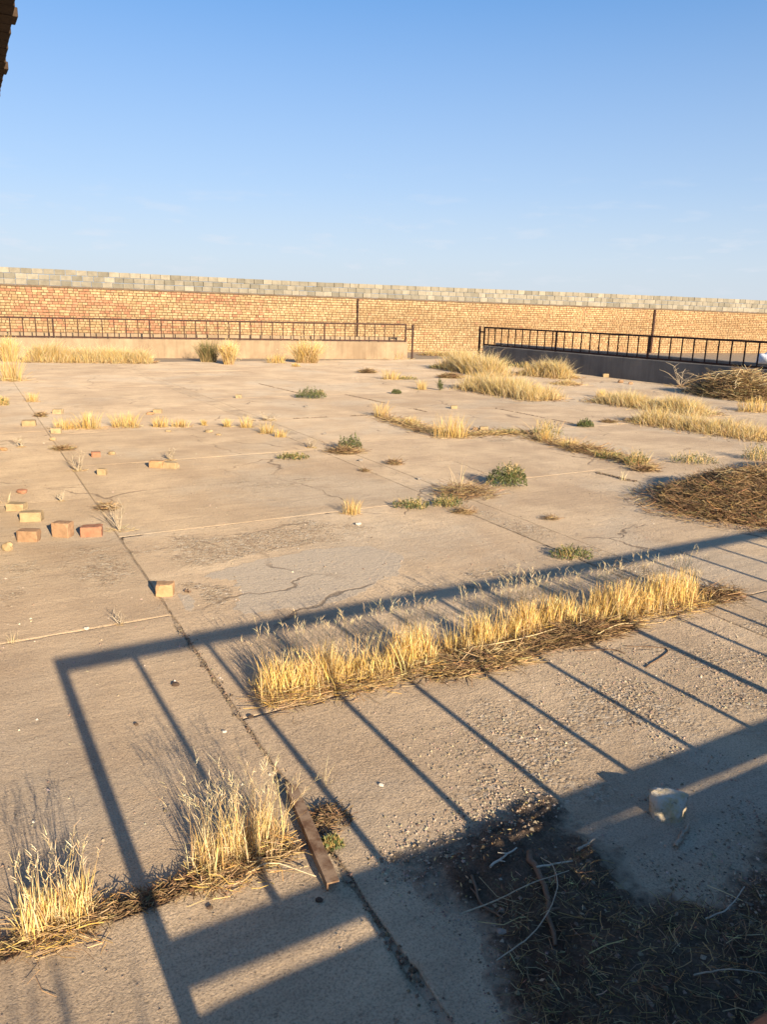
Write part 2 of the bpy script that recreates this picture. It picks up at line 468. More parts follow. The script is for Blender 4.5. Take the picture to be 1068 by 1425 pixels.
def smooth_path(pts, k=5, wob=0.0):
    """catmull-rom through points"""
    P = [Vector(p) for p in pts]
    P = [P[0] * 2 - P[1]] + P + [P[-1] * 2 - P[-2]]
    out = []
    for i in range(1, len(P) - 2):
        for j in range(k):
            t = j / k
            a, b, c, d = P[i - 1], P[i], P[i + 1], P[i + 2]
            q = .5 * ((2 * b) + (c - a) * t + (2 * a - 5 * b + 4 * c - d) * t * t + (-a + 3 * b - 3 * c + d) * t ** 3)
            out.append(q + Vector((random.gauss(0, wob), random.gauss(0, wob), 0)))
    out.append(P[-2])
    return out

def vary(col, n, s=.12, sv=.2):
    c = np.array(col)[None] * (1 + rng.normal(0, s, (n, 3)))
    return np.clip(c * (1 + rng.normal(0, sv, (n, 1))), .01, .85)

# ---------------------------------------------------------------- materials
class NT:
    def __init__(s, name):
        s.mat = bpy.data.materials.new(name)
        s.mat.use_nodes = True
        s.n, s.l = s.mat.node_tree.nodes, s.mat.node_tree.links
        s.bsdf = s.n['Principled BSDF']
        s.bsdf.inputs['Roughness'].default_value = .9
        s.bsdf.inputs['Specular IOR Level'].default_value = .2
        g = s.n.new('ShaderNodeNewGeometry')
        s.pos = g.outputs['Position']
    def node(s, t, **k):
        n = s.n.new(t)
        for a, b in k.items():
            setattr(n, a, b)
        return n
    def noise(s, scale, detail=4, rough=.55, vec=None, dist=0):
        n = s.n.new('ShaderNodeTexNoise')
        n.inputs['Scale'].default_value = scale
        n.inputs['Detail'].default_value = detail
        n.inputs['Roughness'].default_value = rough
        n.inputs['Distortion'].default_value = dist
        s.l.new(vec or s.pos, n.inputs['Vector'])
        return n.outputs['Fac']
    def ramp(s, src, stops):
        n = s.n.new('ShaderNodeValToRGB')
        e = n.color_ramp.elements
        while len(e) > 1:
            e.remove(e[-1])
        for i, (p, c) in enumerate(stops):
            x = e[0] if i == 0 else e.new(p)
            x.position = p
            x.color = (c, c, c, 1) if isinstance(c, (int, float)) else (*c, 1)
        s.l.new(src, n.inputs['Fac'])
        return n.outputs['Color']
    def mix(s, fac, a, b, mode='MIX'):
        n = s.n.new('ShaderNodeMix')
        n.data_type = 'RGBA'
        n.blend_type = mode
        for key, v in (('Factor', fac), ('A', a), ('B', b)):
            if isinstance(v, (int, float)):
                n.inputs[key].default_value = v
            elif isinstance(v, tuple):
                n.inputs[key].default_value = (*v, 1)
            else:
                s.l.new(v, n.inputs[key])
        return n.outputs['Result']
    def math(s, op, a, b=0.0, clamp=False):
        n = s.n.new('ShaderNodeMath')
        n.operation = op
        n.use_clamp = clamp
        for i, v in enumerate((a, b)):
            if isinstance(v, (int, float)):
                n.inputs[i].default_value = v
            else:
                s.l.new(v, n.inputs[i])
        return n.outputs[0]
    def bump(s, h, strength=.5, dist=.01, prev=None):
        n = s.n.new('ShaderNodeBump')
        n.inputs['Strength'].default_value = strength
        n.inputs['Distance'].default_value = dist
        s.l.new(h, n.inputs['Height'])
        if prev is not None:
            s.l.new(prev, n.inputs['Normal'])
        return n.outputs[0]
    def done(s, col=None, normal=None, rough=None):
        if col is not None:
            if isinstance(col, tuple):
                s.bsdf.inputs['Base Color'].default_value = (*col, 1)
            else:
                s.l.new(col, s.bsdf.inputs['Base Color'])
        if normal is not None:
            s.l.new(normal, s.bsdf.inputs['Normal'])
        if rough is not None:
            if isinstance(rough, (int, float)):
                s.bsdf.inputs['Roughness'].default_value = rough
            else:
                s.l.new(rough, s.bsdf.inputs['Roughness'])
        return s.mat

def attr_color(t, name='Col'):
    a = t.node('ShaderNodeAttribute')
    a.attribute_name = name
    return a

def mat_concrete():
    t = NT('yard_concrete')
    c = t.mix(t.ramp(t.noise(.9, 5), [(.38, 0.), (.62, 1.)]), (.515, .396, .262), (.40, .30, .197))
    grey = t.ramp(t.noise(.42, 6, .6, dist=.4), [(.50, 0.), (.60, 1.)])
    c = t.mix(t.math('MULTIPLY', grey, .55), c, (.44, .372, .28))
    st = t.ramp(t.noise(3.2, 6, .65), [(.45, 0.), (.75, 1.)])
    c = t.mix(t.math('MULTIPLY', st, .42), c, (.27, .205, .14))
    # tone differs from slab to slab
    oi = t.node('ShaderNodeObjectInfo')
    t.bsdf.inputs['Diffuse Roughness'].default_value = .38
    c = t.mix(.5, c, t.ramp(oi.outputs['Random'], [(0., (.42, .40, .375)), (.5, (.51, .50, .485)), (1., (.57, .555, .53))]), 'OVERLAY')
    # worn zones where the stones of the mix stand out
    agg = attr_color(t, 'agg')
    wear = t.noise(2.6, 7, .68)
    msum = t.math('ADD', agg.outputs['Fac'], wear)
    mask = t.ramp(msum, [(.64, 0.), (.78, 1.)])
    dn = t.node('ShaderNodeTexNoise')
    dn.inputs['Scale'].default_value = 55
    t.l.new(t.pos, dn.inputs['Vector'])
    vm = t.node('ShaderNodeVectorMath')
    vm.operation = 'MULTIPLY_ADD'
    vm.inputs[1].default_value = (.022, .022, .022)
    t.l.new(dn.outputs['Color'], vm.inputs[0])
    t.l.new(t.pos, vm.inputs[2])
    v = t.node('ShaderNodeTexVoronoi')
    v.inputs['Scale'].default_value = 46
    t.l.new(vm.outputs[0], v.inputs['Vector'])
    vs = t.node('ShaderNodeSeparateColor')
    t.l.new(v.outputs['Color'], vs.inputs[0])
    stone = t.ramp(vs.outputs[0], [(0., (.23, .165, .105)), (.45, (.39, .29, .185)), (.8, (.45, .36, .245)), (1., (.52, .45, .35))])
    c = t.mix(t.math('MULTIPLY', mask, .7), c, stone)
    # faint rake marks and dust drifts
    mp_ = t.node('ShaderNodeMapping')
    mp_.inputs['Rotation'].default_value = (0, 0, R(12))
    mp_.inputs['Scale'].default_value = (.6, 7, 1)
    t.l.new(t.pos, mp_.inputs['Vector'])
    rake = t.noise(2.2, 6, .6, mp_.outputs[0])
    c = t.mix(.55, c, t.ramp(rake, [(.3, .80), (.5, 1.), (.7, 1.10)]), 'MULTIPLY')
    # remains of the smooth grey cement skin
    skin = t.ramp(t.math('ADD', msum, t.math('MULTIPLY', t.math('SUBTRACT', t.noise(16, 6, .7), .5), .22)), [(.12, 1.), (.20, 0.)])
    c = t.mix(t.math('MULTIPLY', skin, .9), c, t.mix(t.ramp(t.noise(3.5, 6, .6, mp_.outputs[0]), [(.3, 0.), (.7, 1.)]), (.385, .325, .25), (.43, .355, .262)))
    # hairline cracks, broken up
    cv = t.node('ShaderNodeTexVoronoi')
    cv.feature = 'DISTANCE_TO_EDGE'
    cv.inputs['Scale'].default_value = .55
    cd = t.node('ShaderNodeTexNoise')
    cd.inputs['Scale'].default_value = 2.4
    cd.inputs['Detail'].default_value = 6
    t.l.new(t.pos, cd.inputs['Vector'])
    cm = t.node('ShaderNodeVectorMath')
    cm.operation = 'MULTIPLY_ADD'
    cm.inputs[1].default_value = (.5, .5, 0)
    t.l.new(cd.outputs['Color'], cm.inputs[0])
    t.l.new(t.pos, cm.inputs[2])
    t.l.new(cm.outputs[0], cv.inputs['Vector'])
    crack = t.math('MULTIPLY', t.ramp(cv.outputs['Distance'], [(.0, 1.), (.0035, .8), (.007, 0.)]), t.ramp(t.noise(.7, 3), [(.5, 0.), (.58, 1.)]))
    c = t.mix(t.math('MULTIPLY', crack, .75), c, (.14, .10, .065))
    sp = t.ramp(t.noise(120, 4, .7), [(.32, .45), (.5, 1.), (.68, 1.2)])
    c = t.mix(.8, c, sp, 'MULTIPLY')
    pit = t.ramp(t.noise(34, 4, .65), [(.30, .35), (.37, 1.)])
    c = t.mix(.5, c, pit, 'MULTIPLY')
    jit = t.math('MULTIPLY', t.ramp(v.outputs['Distance'], [(0., 1.), (.75, 0.)]), t.ramp(vs.outputs[1], [(0., .1), (1., 1.)]))
    h_st = t.math('MULTIPLY', jit, mask)
    b = t.bump(t.noise(7, 5, .6), .45, .02)
    b = t.bump(rake, .25, .012, b)
    b = t.bump(t.noise(105, 7, .75), 1.0, .009, b)
    b = t.bump(t.noise(28, 5, .65), .6, .010, b)
    b = t.bump(pit, .6, .004, b)
    b = t.bump(h_st, 1.0, .016, b)
    b = t.bump(skin, .5, .003, b)
    b = t.bump(t.math('SUBTRACT', 1., crack), .8, .006, b)
    return t.done(c, b)

def mat_skim():
    t = NT('smooth_cement')
    t.bsdf.inputs['Diffuse Roughness'].default_value = .38
    mp_ = t.node('ShaderNodeMapping')
    mp_.inputs['Scale'].default_value = (1, 4, 1)
    t.l.new(t.pos, mp_.inputs['Vector'])
    c = t.mix(t.ramp(t.noise(3.5, 6, .6, mp_.outputs[0]), [(.3, 0.), (.7, 1.)]), (.315, .262, .192), (.355, .29, .21))
    c = t.mix(.5, c, t.ramp(t.noise(60, 4), [(.38, .7), (.55, 1.)]), 'MULTIPLY')
    b = t.bump(t.noise(40, 5, .6), .45, .004)
    return t.done(c, b)

def mat_soil(name, a, b_, sc=14, bs=.03):
    t = NT(name)
    c = t.mix(t.ramp(t.noise(sc, 6, .65), [(.35, 0.), (.66, 1.)]), a, b_)
    c = t.mix(.7, c, t.ramp(t.noise(sc * 9, 4, .6), [(.35, .55), (.6, 1.1)]), 'MULTIPLY')
    b = t.bump(t.noise(sc * 2.5, 7, .7), .9, bs)
    return t.done(c, b)

def mat_thin_soil():
    t = NT('dark_soil')
    c = t.mix(t.ramp(t.noise(9, 6, .68), [(.35, 0.), (.66, 1.)]), (.075, .049, .031), (.165, .117, .077))
    c = t.mix(.7, c, t.ramp(t.noise(110, 4, .6), [(.35, .5), (.62, 1.25)]), 'MULTIPLY')
    dep = attr_color(t, 'agg')
    thick = t.math('ADD', dep.outputs['Fac'], t.math('MULTIPLY', t.math('SUBTRACT', t.noise(24, 6, .72), .5), 1.3))
    c = t.mix(t.ramp(thick, [(.10, 0.), (.62, 1.)]), (.43, .335, .225), c)
    b = t.bump(t.noise(28, 7, .72), .9, .03)
    b = t.bump(t.noise(120, 5, .7), .8, .008, b)
    return t.done(c, b)

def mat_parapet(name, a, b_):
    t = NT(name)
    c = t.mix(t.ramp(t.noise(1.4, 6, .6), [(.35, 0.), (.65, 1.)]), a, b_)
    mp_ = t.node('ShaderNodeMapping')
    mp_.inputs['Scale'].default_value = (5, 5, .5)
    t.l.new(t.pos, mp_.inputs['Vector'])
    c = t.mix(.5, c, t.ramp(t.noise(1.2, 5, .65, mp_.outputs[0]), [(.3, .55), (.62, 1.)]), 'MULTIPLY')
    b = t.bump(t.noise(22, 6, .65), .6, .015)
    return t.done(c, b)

def mat_rust():
    t = NT('rusty_dark_paint')
    c = t.mix(t.ramp(t.noise(9, 6, .65), [(.42, 0.), (.62, 1.)]), (.034, .019, .016), (.075, .033, .02))
    b = t.bump(t.noise(120, 4), .4, .003)
    return t.done(c, b, .7)

def mat_col(name, rough=.9, bump=None, grain=0, trans=0.0):
    t = NT(name)
    a = attr_color(t)
    c = a.outputs['Color']
    nrm = None
    if grain:
        c = t.mix(.8, c, t.ramp(t.noise(grain, 5, .65), [(.3, .62), (.55, 1.), (.75, 1.15)]), 'MULTIPLY')
    if bump:
        nrm = t.bump(t.noise(bump[0], 5, .65), bump[1], bump[2])
    t.done(c, nrm, rough)
    if trans:
        tr = t.node('ShaderNodeBsdfTranslucent')
        t.l.new(c, tr.inputs['Color'])
        ms = t.node('ShaderNodeMixShader')
        ms.inputs[0].default_value = trans
        out = t.n['Material Output']
        t.l.new(t.bsdf.outputs[0], ms.inputs[1])
        t.l.new(tr.outputs[0], ms.inputs[2])
        t.l.new(ms.outputs[0], out.inputs['Surface'])
    return t.mat

def mat_block():
    t = NT('grey_block')
    oi = t.node('ShaderNodeObjectInfo')
    c = t.ramp(oi.outputs['Random'], [(0., (.165, .15, .115)), (.3, (.205, .185, .142)), (.7, (.24, .215, .165)), (1., (.285, .255, .195))])
    c = t.mix(.7, c, t.ramp(t.noise(4.5, 5, .65), [(.3, .68), (.7, 1.2)]), 'MULTIPLY')
    b = t.bump(t.noise(40, 5, .6), .6, .01)
    return t.done(c, b)

def mat_tone(name, stops, sc=14, bump=(50, .6, .01)):
    """for rubble: tone by random, grain by noise"""
    t = NT(name)
    oi = t.node('ShaderNodeObjectInfo')
    c = t.ramp(oi.outputs['Random'], stops)
    c = t.mix(.85, c, t.ramp(t.noise(sc, 6, .65), [(.28, .6), (.5, .95), (.72, 1.2)]), 'MULTIPLY')
    b = t.bump(t.noise(bump[0], 6, .65), bump[1], bump[2])
    return t.done(c, b)

def mat_facade():
    t = NT('dark_brick_facade')
    br = t.node('ShaderNodeTexBrick')
    br.inputs['Scale'].default_value = 4.5
    br.inputs['Color1'].default_value = (.20, .10, .055, 1)
    br.inputs['Color2'].default_value = (.27, .15, .08, 1)
    br.inputs['Mortar'].default_value = (.25, .22, .18, 1)
    mp_ = t.node('ShaderNodeMapping')
    mp_.inputs['Rotation'].default_value = (R(90), 0, R(90))
    t.l.new(t.pos, mp_.inputs['Vector'])
    t.l.new(mp_.outputs[0], br.inputs['Vector'])
    return t.done(br.outputs['Color'], t.bump(t.noise(30, 5), .5, .01))

M = dict(
    concrete=mat_concrete(), skim=mat_skim(),
    earth=mat_soil('dry_earth', (.40, .305, .20), (.32, .235, .15), 5),
    soil=mat_thin_soil(),
    heap=mat_soil('dead_thatch', (.060, .038, .022), (.13, .085, .045), 12, .05),  # heap core coloured darker to stand for the shade inside the heap
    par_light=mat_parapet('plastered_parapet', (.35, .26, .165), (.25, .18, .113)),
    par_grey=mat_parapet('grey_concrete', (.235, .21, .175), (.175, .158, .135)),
    rust=mat_rust(),
    plant=mat_col('dry_plant', .85, trans=.22),
    wood=mat_col('twig', .9, bump=(200, .5, .002), grain=60),
    brickwork=mat_col('brickwork', .95, bump=(45, .7, .012), grain=9),
    crumbs=mat_col('crumbs', .95, grain=80),
    block=mat_block(),
    mortar=mat_soil('brown_mortar', (.19, .135, .085), (.13, .09, .058), 4),
    core=mat_soil('wall_core', (.16, .105, .055), (.10, .066, .036), 6),
    yellow=mat_tone('yellow_brick', [(0., (.33, .235, .125)), (1., (.40, .295, .165))]),
    orange=mat_tone('orange_brick', [(0., (.40, .235, .115)), (1., (.44, .27, .14))]),
    brown=mat_tone('brown_brick', [(0., (.31, .19, .105)), (1., (.36, .22, .125))]),
    red=mat_tone('red_brick', [(0., (.32, .155, .09)), (1., (.36, .18, .105))]),
    white=mat_tone('pale_stone', [(0., (.50, .44, .35)), (1., (.60, .54, .45))]),
    grey=mat_tone('grey_stone', [(0., (.20, .175, .145)), (1., (.30, .26, .21))]),
    dark=mat_tone('dark_clod', [(0., (.075, .05, .035)), (1., (.11, .075, .05))]),
    facade=mat_facade(),
    eave_shade=mat_soil('shade_dark_brick', (.050, .032, .02), (.07, .046, .03), 6, .01),  # near-black brick colour carries the shade under the eave
    plastic=mat_tone('white_woven_plastic', [(0., (.72, .72, .70)), (1., (.76, .76, .75))], 20, (60, .4, .01)),
)

# ---------------------------------------------------------------- ground and slabs
def warp(u, n):
    return u + .03 * (n - 4.0) * max(0., min(1., (6.5 - u) / 2.0))

gv = [(-400, -400, -.06), (400, -400, -.06), (400, 400, -.06), (-400, 400, -.06)]
gm = bpy.data.meshes.new('ground')
# earth sheet: fine grid round the yard, then out to the horizon
xs = [-600, -120, -40] + list(np.linspace(-14, 44, 175)) + [70, 150, 600]
ys = [-600, -120, -30] + list(np.linspace(-8, 46, 163)) + [80, 200, 900]
GV, GT = [], []
for j, y in enumerate(ys):
    for i, x in enumerate(xs):
        z = -.0048 + .0015 * noise.noise((x * .9, y * .9, 3.1)) - .004 * max(0., min(1., (5.5 - y) / 2))
        GV.append((x, y, z))
nx = len(xs)
for j in range(len(ys) - 1):
    for i in range(nx - 1):
        a = j * nx + i
        GT += [(a, a + 1, a + nx + 1), (a, a + nx + 1, a + nx)]
ground = link('ground', mesh_np('ground', GV, GT, smooth=True), M['earth'])
tag(ground, kind='structure')

ROUGH = [(3.3, 2.45, 1.5, .55, .22), (2.3, 2.35, .6, .4, .12), (2.2, 5.9, 1.1, .55, .34), (1.6, 4.85, .35, .5, .34), (3.2, 4.3, 1.0, .35, .2),
         (.5, 5.8, .7, .8, .16), (3.0, 7.9, 1.0, .6, .16), (7.6, 9.4, 1.6, .5, .2), (2.9, 16, 1.5, 2.2, .14), (9.5, 11.2, 1.2, .7, .1),
         (5.0, 4.6, .5, 1.5, .12), (.8, 3.4, .8, .8, -.02), (5.2, 1.8, 1.2, .8, .12)]

def inside(poly, x, y):
    c = False
    n = len(poly)
    for i in range(n):
        (x1, y1), (x2, y2) = poly[i], poly[(i + 1) % n]
        if (y1 > y) != (y2 > y) and x < (x2 - x1) * (y - y1) / (y2 - y1) + x1:
            c = not c
    return c

def agg_at(x, y):
    a = 0.
    # smooth cement skin that has not worn off yet
    if 1.0 < x < 3.3 and 4.1 < y < 5.7:
        hit = 0
        for k in range(12):
            r_, t_ = .02 + .09 * (k % 3) / 2, k * 2.1
            q = (x + r_ * math.cos(t_), y + r_ * math.sin(t_))
            if inside(SKIM_MAIN, *q) or inside(SKIM_SMALL, *q):
                hit += 1
        a -= .62 * hit / 12
        if hit > 9:
            return a
    for (u, n, ru, rn, s) in ROUGH:
        d = ((x - u) / ru) ** 2 + ((y - n) / rn) ** 2
        if d < 4:
            a += s * math.exp(-d * .9)
    return a

def slab(u0, u1, n0, n1, gap=.012, near=False):
    step = .045 if near or (n0 == 3.2 and u0 < 2) else (.11 if n0 < 9 else .3)
    nu, nn = max(3, int((u1 - u0) / step)), max(3, int((n1 - n0) / step))
    sz = random.uniform(-.001, .001)
    tx, ty = random.uniform(-.0004, .0004), random.uniform(-.0004, .0004)
    us_ = [u0, u0 + .018] + [u0 + (u1 - u0) * i / nu for i in range(1, nu)] + [u1 - .018, u1]
    ns_ = [n0, n0 + .018] + [n0 + (n1 - n0) * j / nn for j in range(1, nn)] + [n1 - .018, n1]
    nu, nn = nu + 2, nn + 2
    V, T, A = [], [], []
    for j in range(nn + 1):
        for i in range(nu + 1):
            x, y = us_[i], ns_[j]
            du, dn = min(x - u0, u1 - x), min(y - n0, n1 - y)
            d = min(du, dn)
            # chipped, wandering edges
            q = gap * (.35 + .9 * abs(noise.noise((x * 3.1, y * 3.1, 1.7)))) + .6 * gap * max(0, noise.noise((x * 11, y * 11, 5.)))
            if gap > .02:
                q += .03 * max(0, noise.noise((x * 6, y * 6, 9.)) - .1)
            X, Y = x, y
            if i == 0: X += q
            if i == nu: X -= q
            if j == 0: Y += q
            if j == nn: Y -= q
            z = sz + tx * (x - u0) + ty * (y - n0) + .0022 * noise.noise((x * .8, y * .8, 0)) + .001 * noise.noise((x * 4, y * 4, 7))
            if d < 1e-6:
                z -= .003 * abs(noise.noise((x * 5, y * 5, 2)))
            V.append((warp(X, Y), Y, z))
            A.append(agg_at(x, y))
    w = nu + 1
    for j in range(nn):
        for i in range(nu):
            a = j * w + i
            T += [(a, a + 1, a + w + 1), (a, a + w + 1, a + w)]
    ring = [i for i in range(w)] + [j * w + nu for j in range(1, nn + 1)] + [nn * w + i for i in range(nu - 1, -1, -1)] + [j * w for j in range(nn - 1, 0, -1)]
    b0 = len(V)
    for k in ring:
        x, y, z = V[k]
        V.append((x, y, -.09))
        A.append(0)
    L = len(ring)
    for k in range(L):
        p, q = ring[k], ring[(k + 1) % L]
        T += [(p, b0 + k, b0 + (k + 1) % L), (p, b0 + (k + 1) % L, q)]
    me = mesh_np('slab', V, T, smooth=True, attr=A)
    return link('slab', me, M['concrete'], ground)

LEFT_COLS = [
    (-5.7, -2.3, [-2.0, 2.23, 4.63, 8.05, 12.7, 16.4, 20, 25, 29.5]),
    (-2.3, 1.12, [-2.0, 2.23, 4.63, 8.05, 12.7, 16.4, 20, 25, 29.5]),
    (1.12, 4.33, [-2.0, 3.2, 6.52, 9.7, 12.3, 15.6, 19, 23, 28.5]),
]
for (u0, u1, ns) in LEFT_COLS:
    for a, b in zip(ns[:-1], ns[1:]):
        g = .008 if a > 4 else .02
        if u0 == -2.3 and a < 4: g = .028
        if u0 == 1.12 and a < 4: g = .026
        slab(u0, u1, a, b, g * .75, near=(a < 5.5 and u0 > -3))
for (n0, n1, us) in [(-2.0, 3.2, [4.68, 7.1, 10.4, 14, 18.4]), (3.2, 7.0, [4.68, 7.1, 10.4, 14, 18.4]), (7.0, 10.0, [4.68, 8.05, 11.4, 14.8, 18.4]),
                     (10.0, 12.65, [4.68, 7.1, 9.9, 13.2, 16, 18.4]), (12.65, 16, [4.68, 8.2, 11.5, 14.9, 18.4]), (16, 19.5, [4.68, 7.2, 10.6, 14, 18.4]),
                     (19.5, 23, [4.68, 8.2, 11.6, 15, 18.4]), (23, 27, [4.68, 8.4, 11.8, 15.2, 18.4])]:
    for a, b in zip(us[:-1], us[1:]):
        slab(a, b, n0, n1, .011 if n0 in (10.0, 7.0) else .006, near=(n0 < 0 and a < 5))

for a, b in zip([-2.0, 3.2, 9.7, 16.4, 20.5], [3.2, 9.7, 16.4, 20.5, 27.5]):
    ROUGH.append((4.5, (a + b) / 2, .25, (b - a), .12))
    slab(4.33, 4.68, a, b, .007)

# ---------------------------------------------------------------- boundary wall
WA = R(-8.0)
W0 = Vector((21.387, 31.4915, 0))
WD = Vector((math.cos(WA), math.sin(WA), 0))
WN = Vector((math.sin(WA), -math.cos(WA), 0))      # towards the yard
wall = empty('boundary_wall', W0)
wall.rotation_euler = (0, 0, WA)
tag(wall, 'long yellow brick wall topped by three rows of grey blocks', 'wall')
def zt(s): return float(np.interp(s, [a for a, b, c in WALL_Z], [b for a, b, c in WALL_Z]))
def zb(s): return float(np.interp(s, [a for a, b, c in WALL_Z], [c for a, b, c in WALL_Z]))
S0, S1 = -31., 30.
# core: local x along the wall, local -y towards the yard
bm = bmesh.new()
ss = list(np.linspace(S0, S1, 40))
rows = []
for s in ss:
    rows.append([bm.verts.new(p) for p in ((s, 0, -.3), (s, 0, zb(s)), (s, .3, zb(s)), (s, .3, -.3))])
for a, b in zip(rows[:-1], rows[1:]):
    for i in range(4):
        j = (i + 1) % 4
        bm.faces.new((a[i], a[j], b[j], b[i]))
bm.faces.new(rows[0]); bm.faces.new(rows[-1][::-1])
link('wall_core', bm_mesh('wall_core', bm), M['core'], wall)
# brickwork: every brick a little proud or sunk
acc = Acc()
BV = np.array([(0, 0, 0), (1, 0, 0), (1, 0, 1), (0, 0, 1), (0, 1, 0), (1, 1, 0), (1, 1, 1), (0, 1, 1)], float)
BT = np.array([(0, 1, 2), (0, 2, 3), (1, 5, 6), (1, 6, 2), (4, 0, 3), (4, 3, 7), (3, 2, 6), (3, 6, 7), (4, 5, 1), (4, 1, 0)])
nrow = 23
for r_ in range(nrow):
    s = S0 + random.uniform(0, .2)
    while s < S1:
        ln = random.choice((.21, .205, .205, .105, .14, .16)) * random.uniform(.94, 1.06)
        hz = zb(s + .1) / nrow
        z0 = hz * r_ + random.uniform(-.004, .004) + .012 * noise.noise((s * .25, r_ * .3, 4))
        red = noise.noise((s * .33, r_ * .16, 2.)) + .5 * noise.noise((s * 1.3, r_ * .5, 9.))
        pr = .30 if s < -9 else (.05 if s < 2 else .012)
        if s < -9 and red > .05 and random.random() < .62 or random.random() < pr * .35:
            col = random.choice(((.42, .205, .085), (.38, .18, .075), (.45, .235, .10)))
        else:
            col = random.choice(((.43, .285, .11), (.47, .32, .13), (.40, .255, .095), (.44, .29, .115), (.38, .235, .09)))
            if s > 2:
                col = (col[0] * 1.0, col[1] * .95, col[2] * .92)
        v = random.uniform(.90, 1.06) * (.93 + .25 * noise.noise((s * .2, r_ * .12, 7)))
        col = (col[0] * v * .92, col[1] * v * .965, col[2] * v * 1.33)
        pro = .022 + random.uniform(-.010, .008)
        if random.random() < .02: pro = .004
        hh = hz - random.uniform(.016, .028)
        V = BV * np.array([ln - random.uniform(.014, .034), pro + .02, hh]) + np.array([s, -pro, z0])
        V[2, 2] += random.uniform(-.006, .002); V[3, 2] += random.uniform(-.006, .002)
        acc.add(V, BT, col)
        s += ln
bw = link('brickwork', acc.mesh('brickwork'), M['brickwork'], wall)
tag(bw, kind='stuff')
# rough mortar bed between brick and block
bm = bmesh.new()
prev = None
for i, s in enumerate(np.linspace(S0, S1, 500)):
    j1 = .025 * noise.noise((s * 1.7, 0, 0)) + .012 * noise.noise((s * 7, 0, 0))
    j2 = .014 * noise.noise((s * 2.3, 5, 0))
    z = zb(s)
    cur = [bm.verts.new(p) for p in ((s, -.03 + j1, z - .035 + j2), (s, -.05 + j1, z + .005), (s, -.02 + j1 * .5, z + .045 + j2 * .6), (s, .28, z + .045), (s, .28, z - .035))]
    if prev:
        for k in range(5):
            l = (k + 1) % 5
            bm.faces.new((prev[k], prev[l], cur[l], cur[k]))
    prev = cur
link('mortar_bed', bm_mesh('mortar_bed', bm), M['mortar'], wall)
# grey blocks, each one an object
bm = bmesh.new()
bmesh.ops.create_cube(bm, size=1)
bmesh.ops.bevel(bm, geom=bm.edges[:], offset=.03, segments=1, affect='EDGES')
block_me = bm_mesh('block', bm)
block_me.materials.append(M['block'])
far_acc = []
for r_ in range(3):
    s = S0 + .2 * (r_ % 2) + random.uniform(0, .05)
    while s < S1:
        ln = random.choice((.40, .40, .40, .41, .39, .40, .40, .33))
        mid = s + ln / 2
        z0 = zb(mid) + .045
        hz = (zt(mid) - z0) / 3
        a = (ln - .014, .19, hz - random.uniform(.010, .018))
        b = (mid, .10 + random.uniform(-.012, .012), z0 + hz * (r_ + .5) + random.uniform(-.004, .004) + (.012 * noise.noise((s * .5, 1, 1)) if r_ == 2 else 0))
        if -20.2 < mid < 21.5:
            o = link('block', block_me, None, wall)
            o.scale, o.location = a, b
            o.rotation_euler = (0, R(random.gauss(0, .5)) , R(random.gauss(0, .8)))
        else:
            far_acc.append((a, b))
        s += ln
bm = bmesh.new()
for a, b in far_acc:
    bmesh.ops.create_cube(bm, size=1, matrix=Matrix.Translation(b) @ Matrix.Diagonal((*a, 1)))
fo = link('block_rows', bm_mesh('block_rows', bm), M['block'], wall)
tag(fo, kind='stuff')

# ---------------------------------------------------------------- parapets and railings
def box_mesh(name, sx, sy, sz, bev=.004):
    bm = bmesh.new()
    bmesh.ops.create_cube(bm, size=1, matrix=Matrix.Diagonal((sx, sy, sz, 1)))
    bmesh.ops.bevel(bm, geom=bm.edges[:], offset=bev, segments=1, affect='EDGES')
    return bm_mesh(name, bm)

def parapet(name, p0, p1, z, thick, mat, label, cat='wall', bumps=(), rough=.012, seg=.25):
    """low wall with an uneven top; origin at p0, local x along it"""
    a, b = Vector((*p0, 0)), Vector((*p1, 0))
    L = (b - a).length
    bm = bmesh.new()
    prev = None
    n = max(4, int(L / seg))
    sx = sorted(set([L * i / n for i in range(n + 1)] + [q for t in bumps for q in (t[0] - .006, t[0], t[1], t[1] + .006)]))
    for s in sx:
        e = 0
        for (s0, s1, dz) in bumps:
            if s0 <= s <= s1: e = dz
        j = rough * noise.noise((s * 1.1 + p0[0], p0[1], 2)) + rough * .5 * noise.noise((s * 5, p0[1], 2))
        f = rough * noise.noise((s * 1.3, p0[1] + 3, 8))
        zz = z + j + e
        cur = [bm.verts.new(q) for q in ((s, -thick / 2 + f, -.15), (s, -thick / 2 + f, z * .5), (s, -thick / 2 + f * .6, zz - .015), (s, -thick / 2 + .015, zz), (s, thick / 2 - .015, zz), (s, thick / 2, zz - .015), (s, thick / 2, -.15))]
        if prev:
            for k in range(7):
                l = (k + 1) % 7
                bm.faces.new((prev[k], prev[l], cur[l], cur[k]))
        else:
            bm.faces.new(cur)
        prev = cur
    bm.faces.new(prev[::-1])
    o = link(name, bm_mesh(name, bm), mat)
    o.location = a
    o.rotation_euler = (0, 0, math.atan2(b.y - a.y, b.x - a.x))
    tag(o, label, cat)
    return o

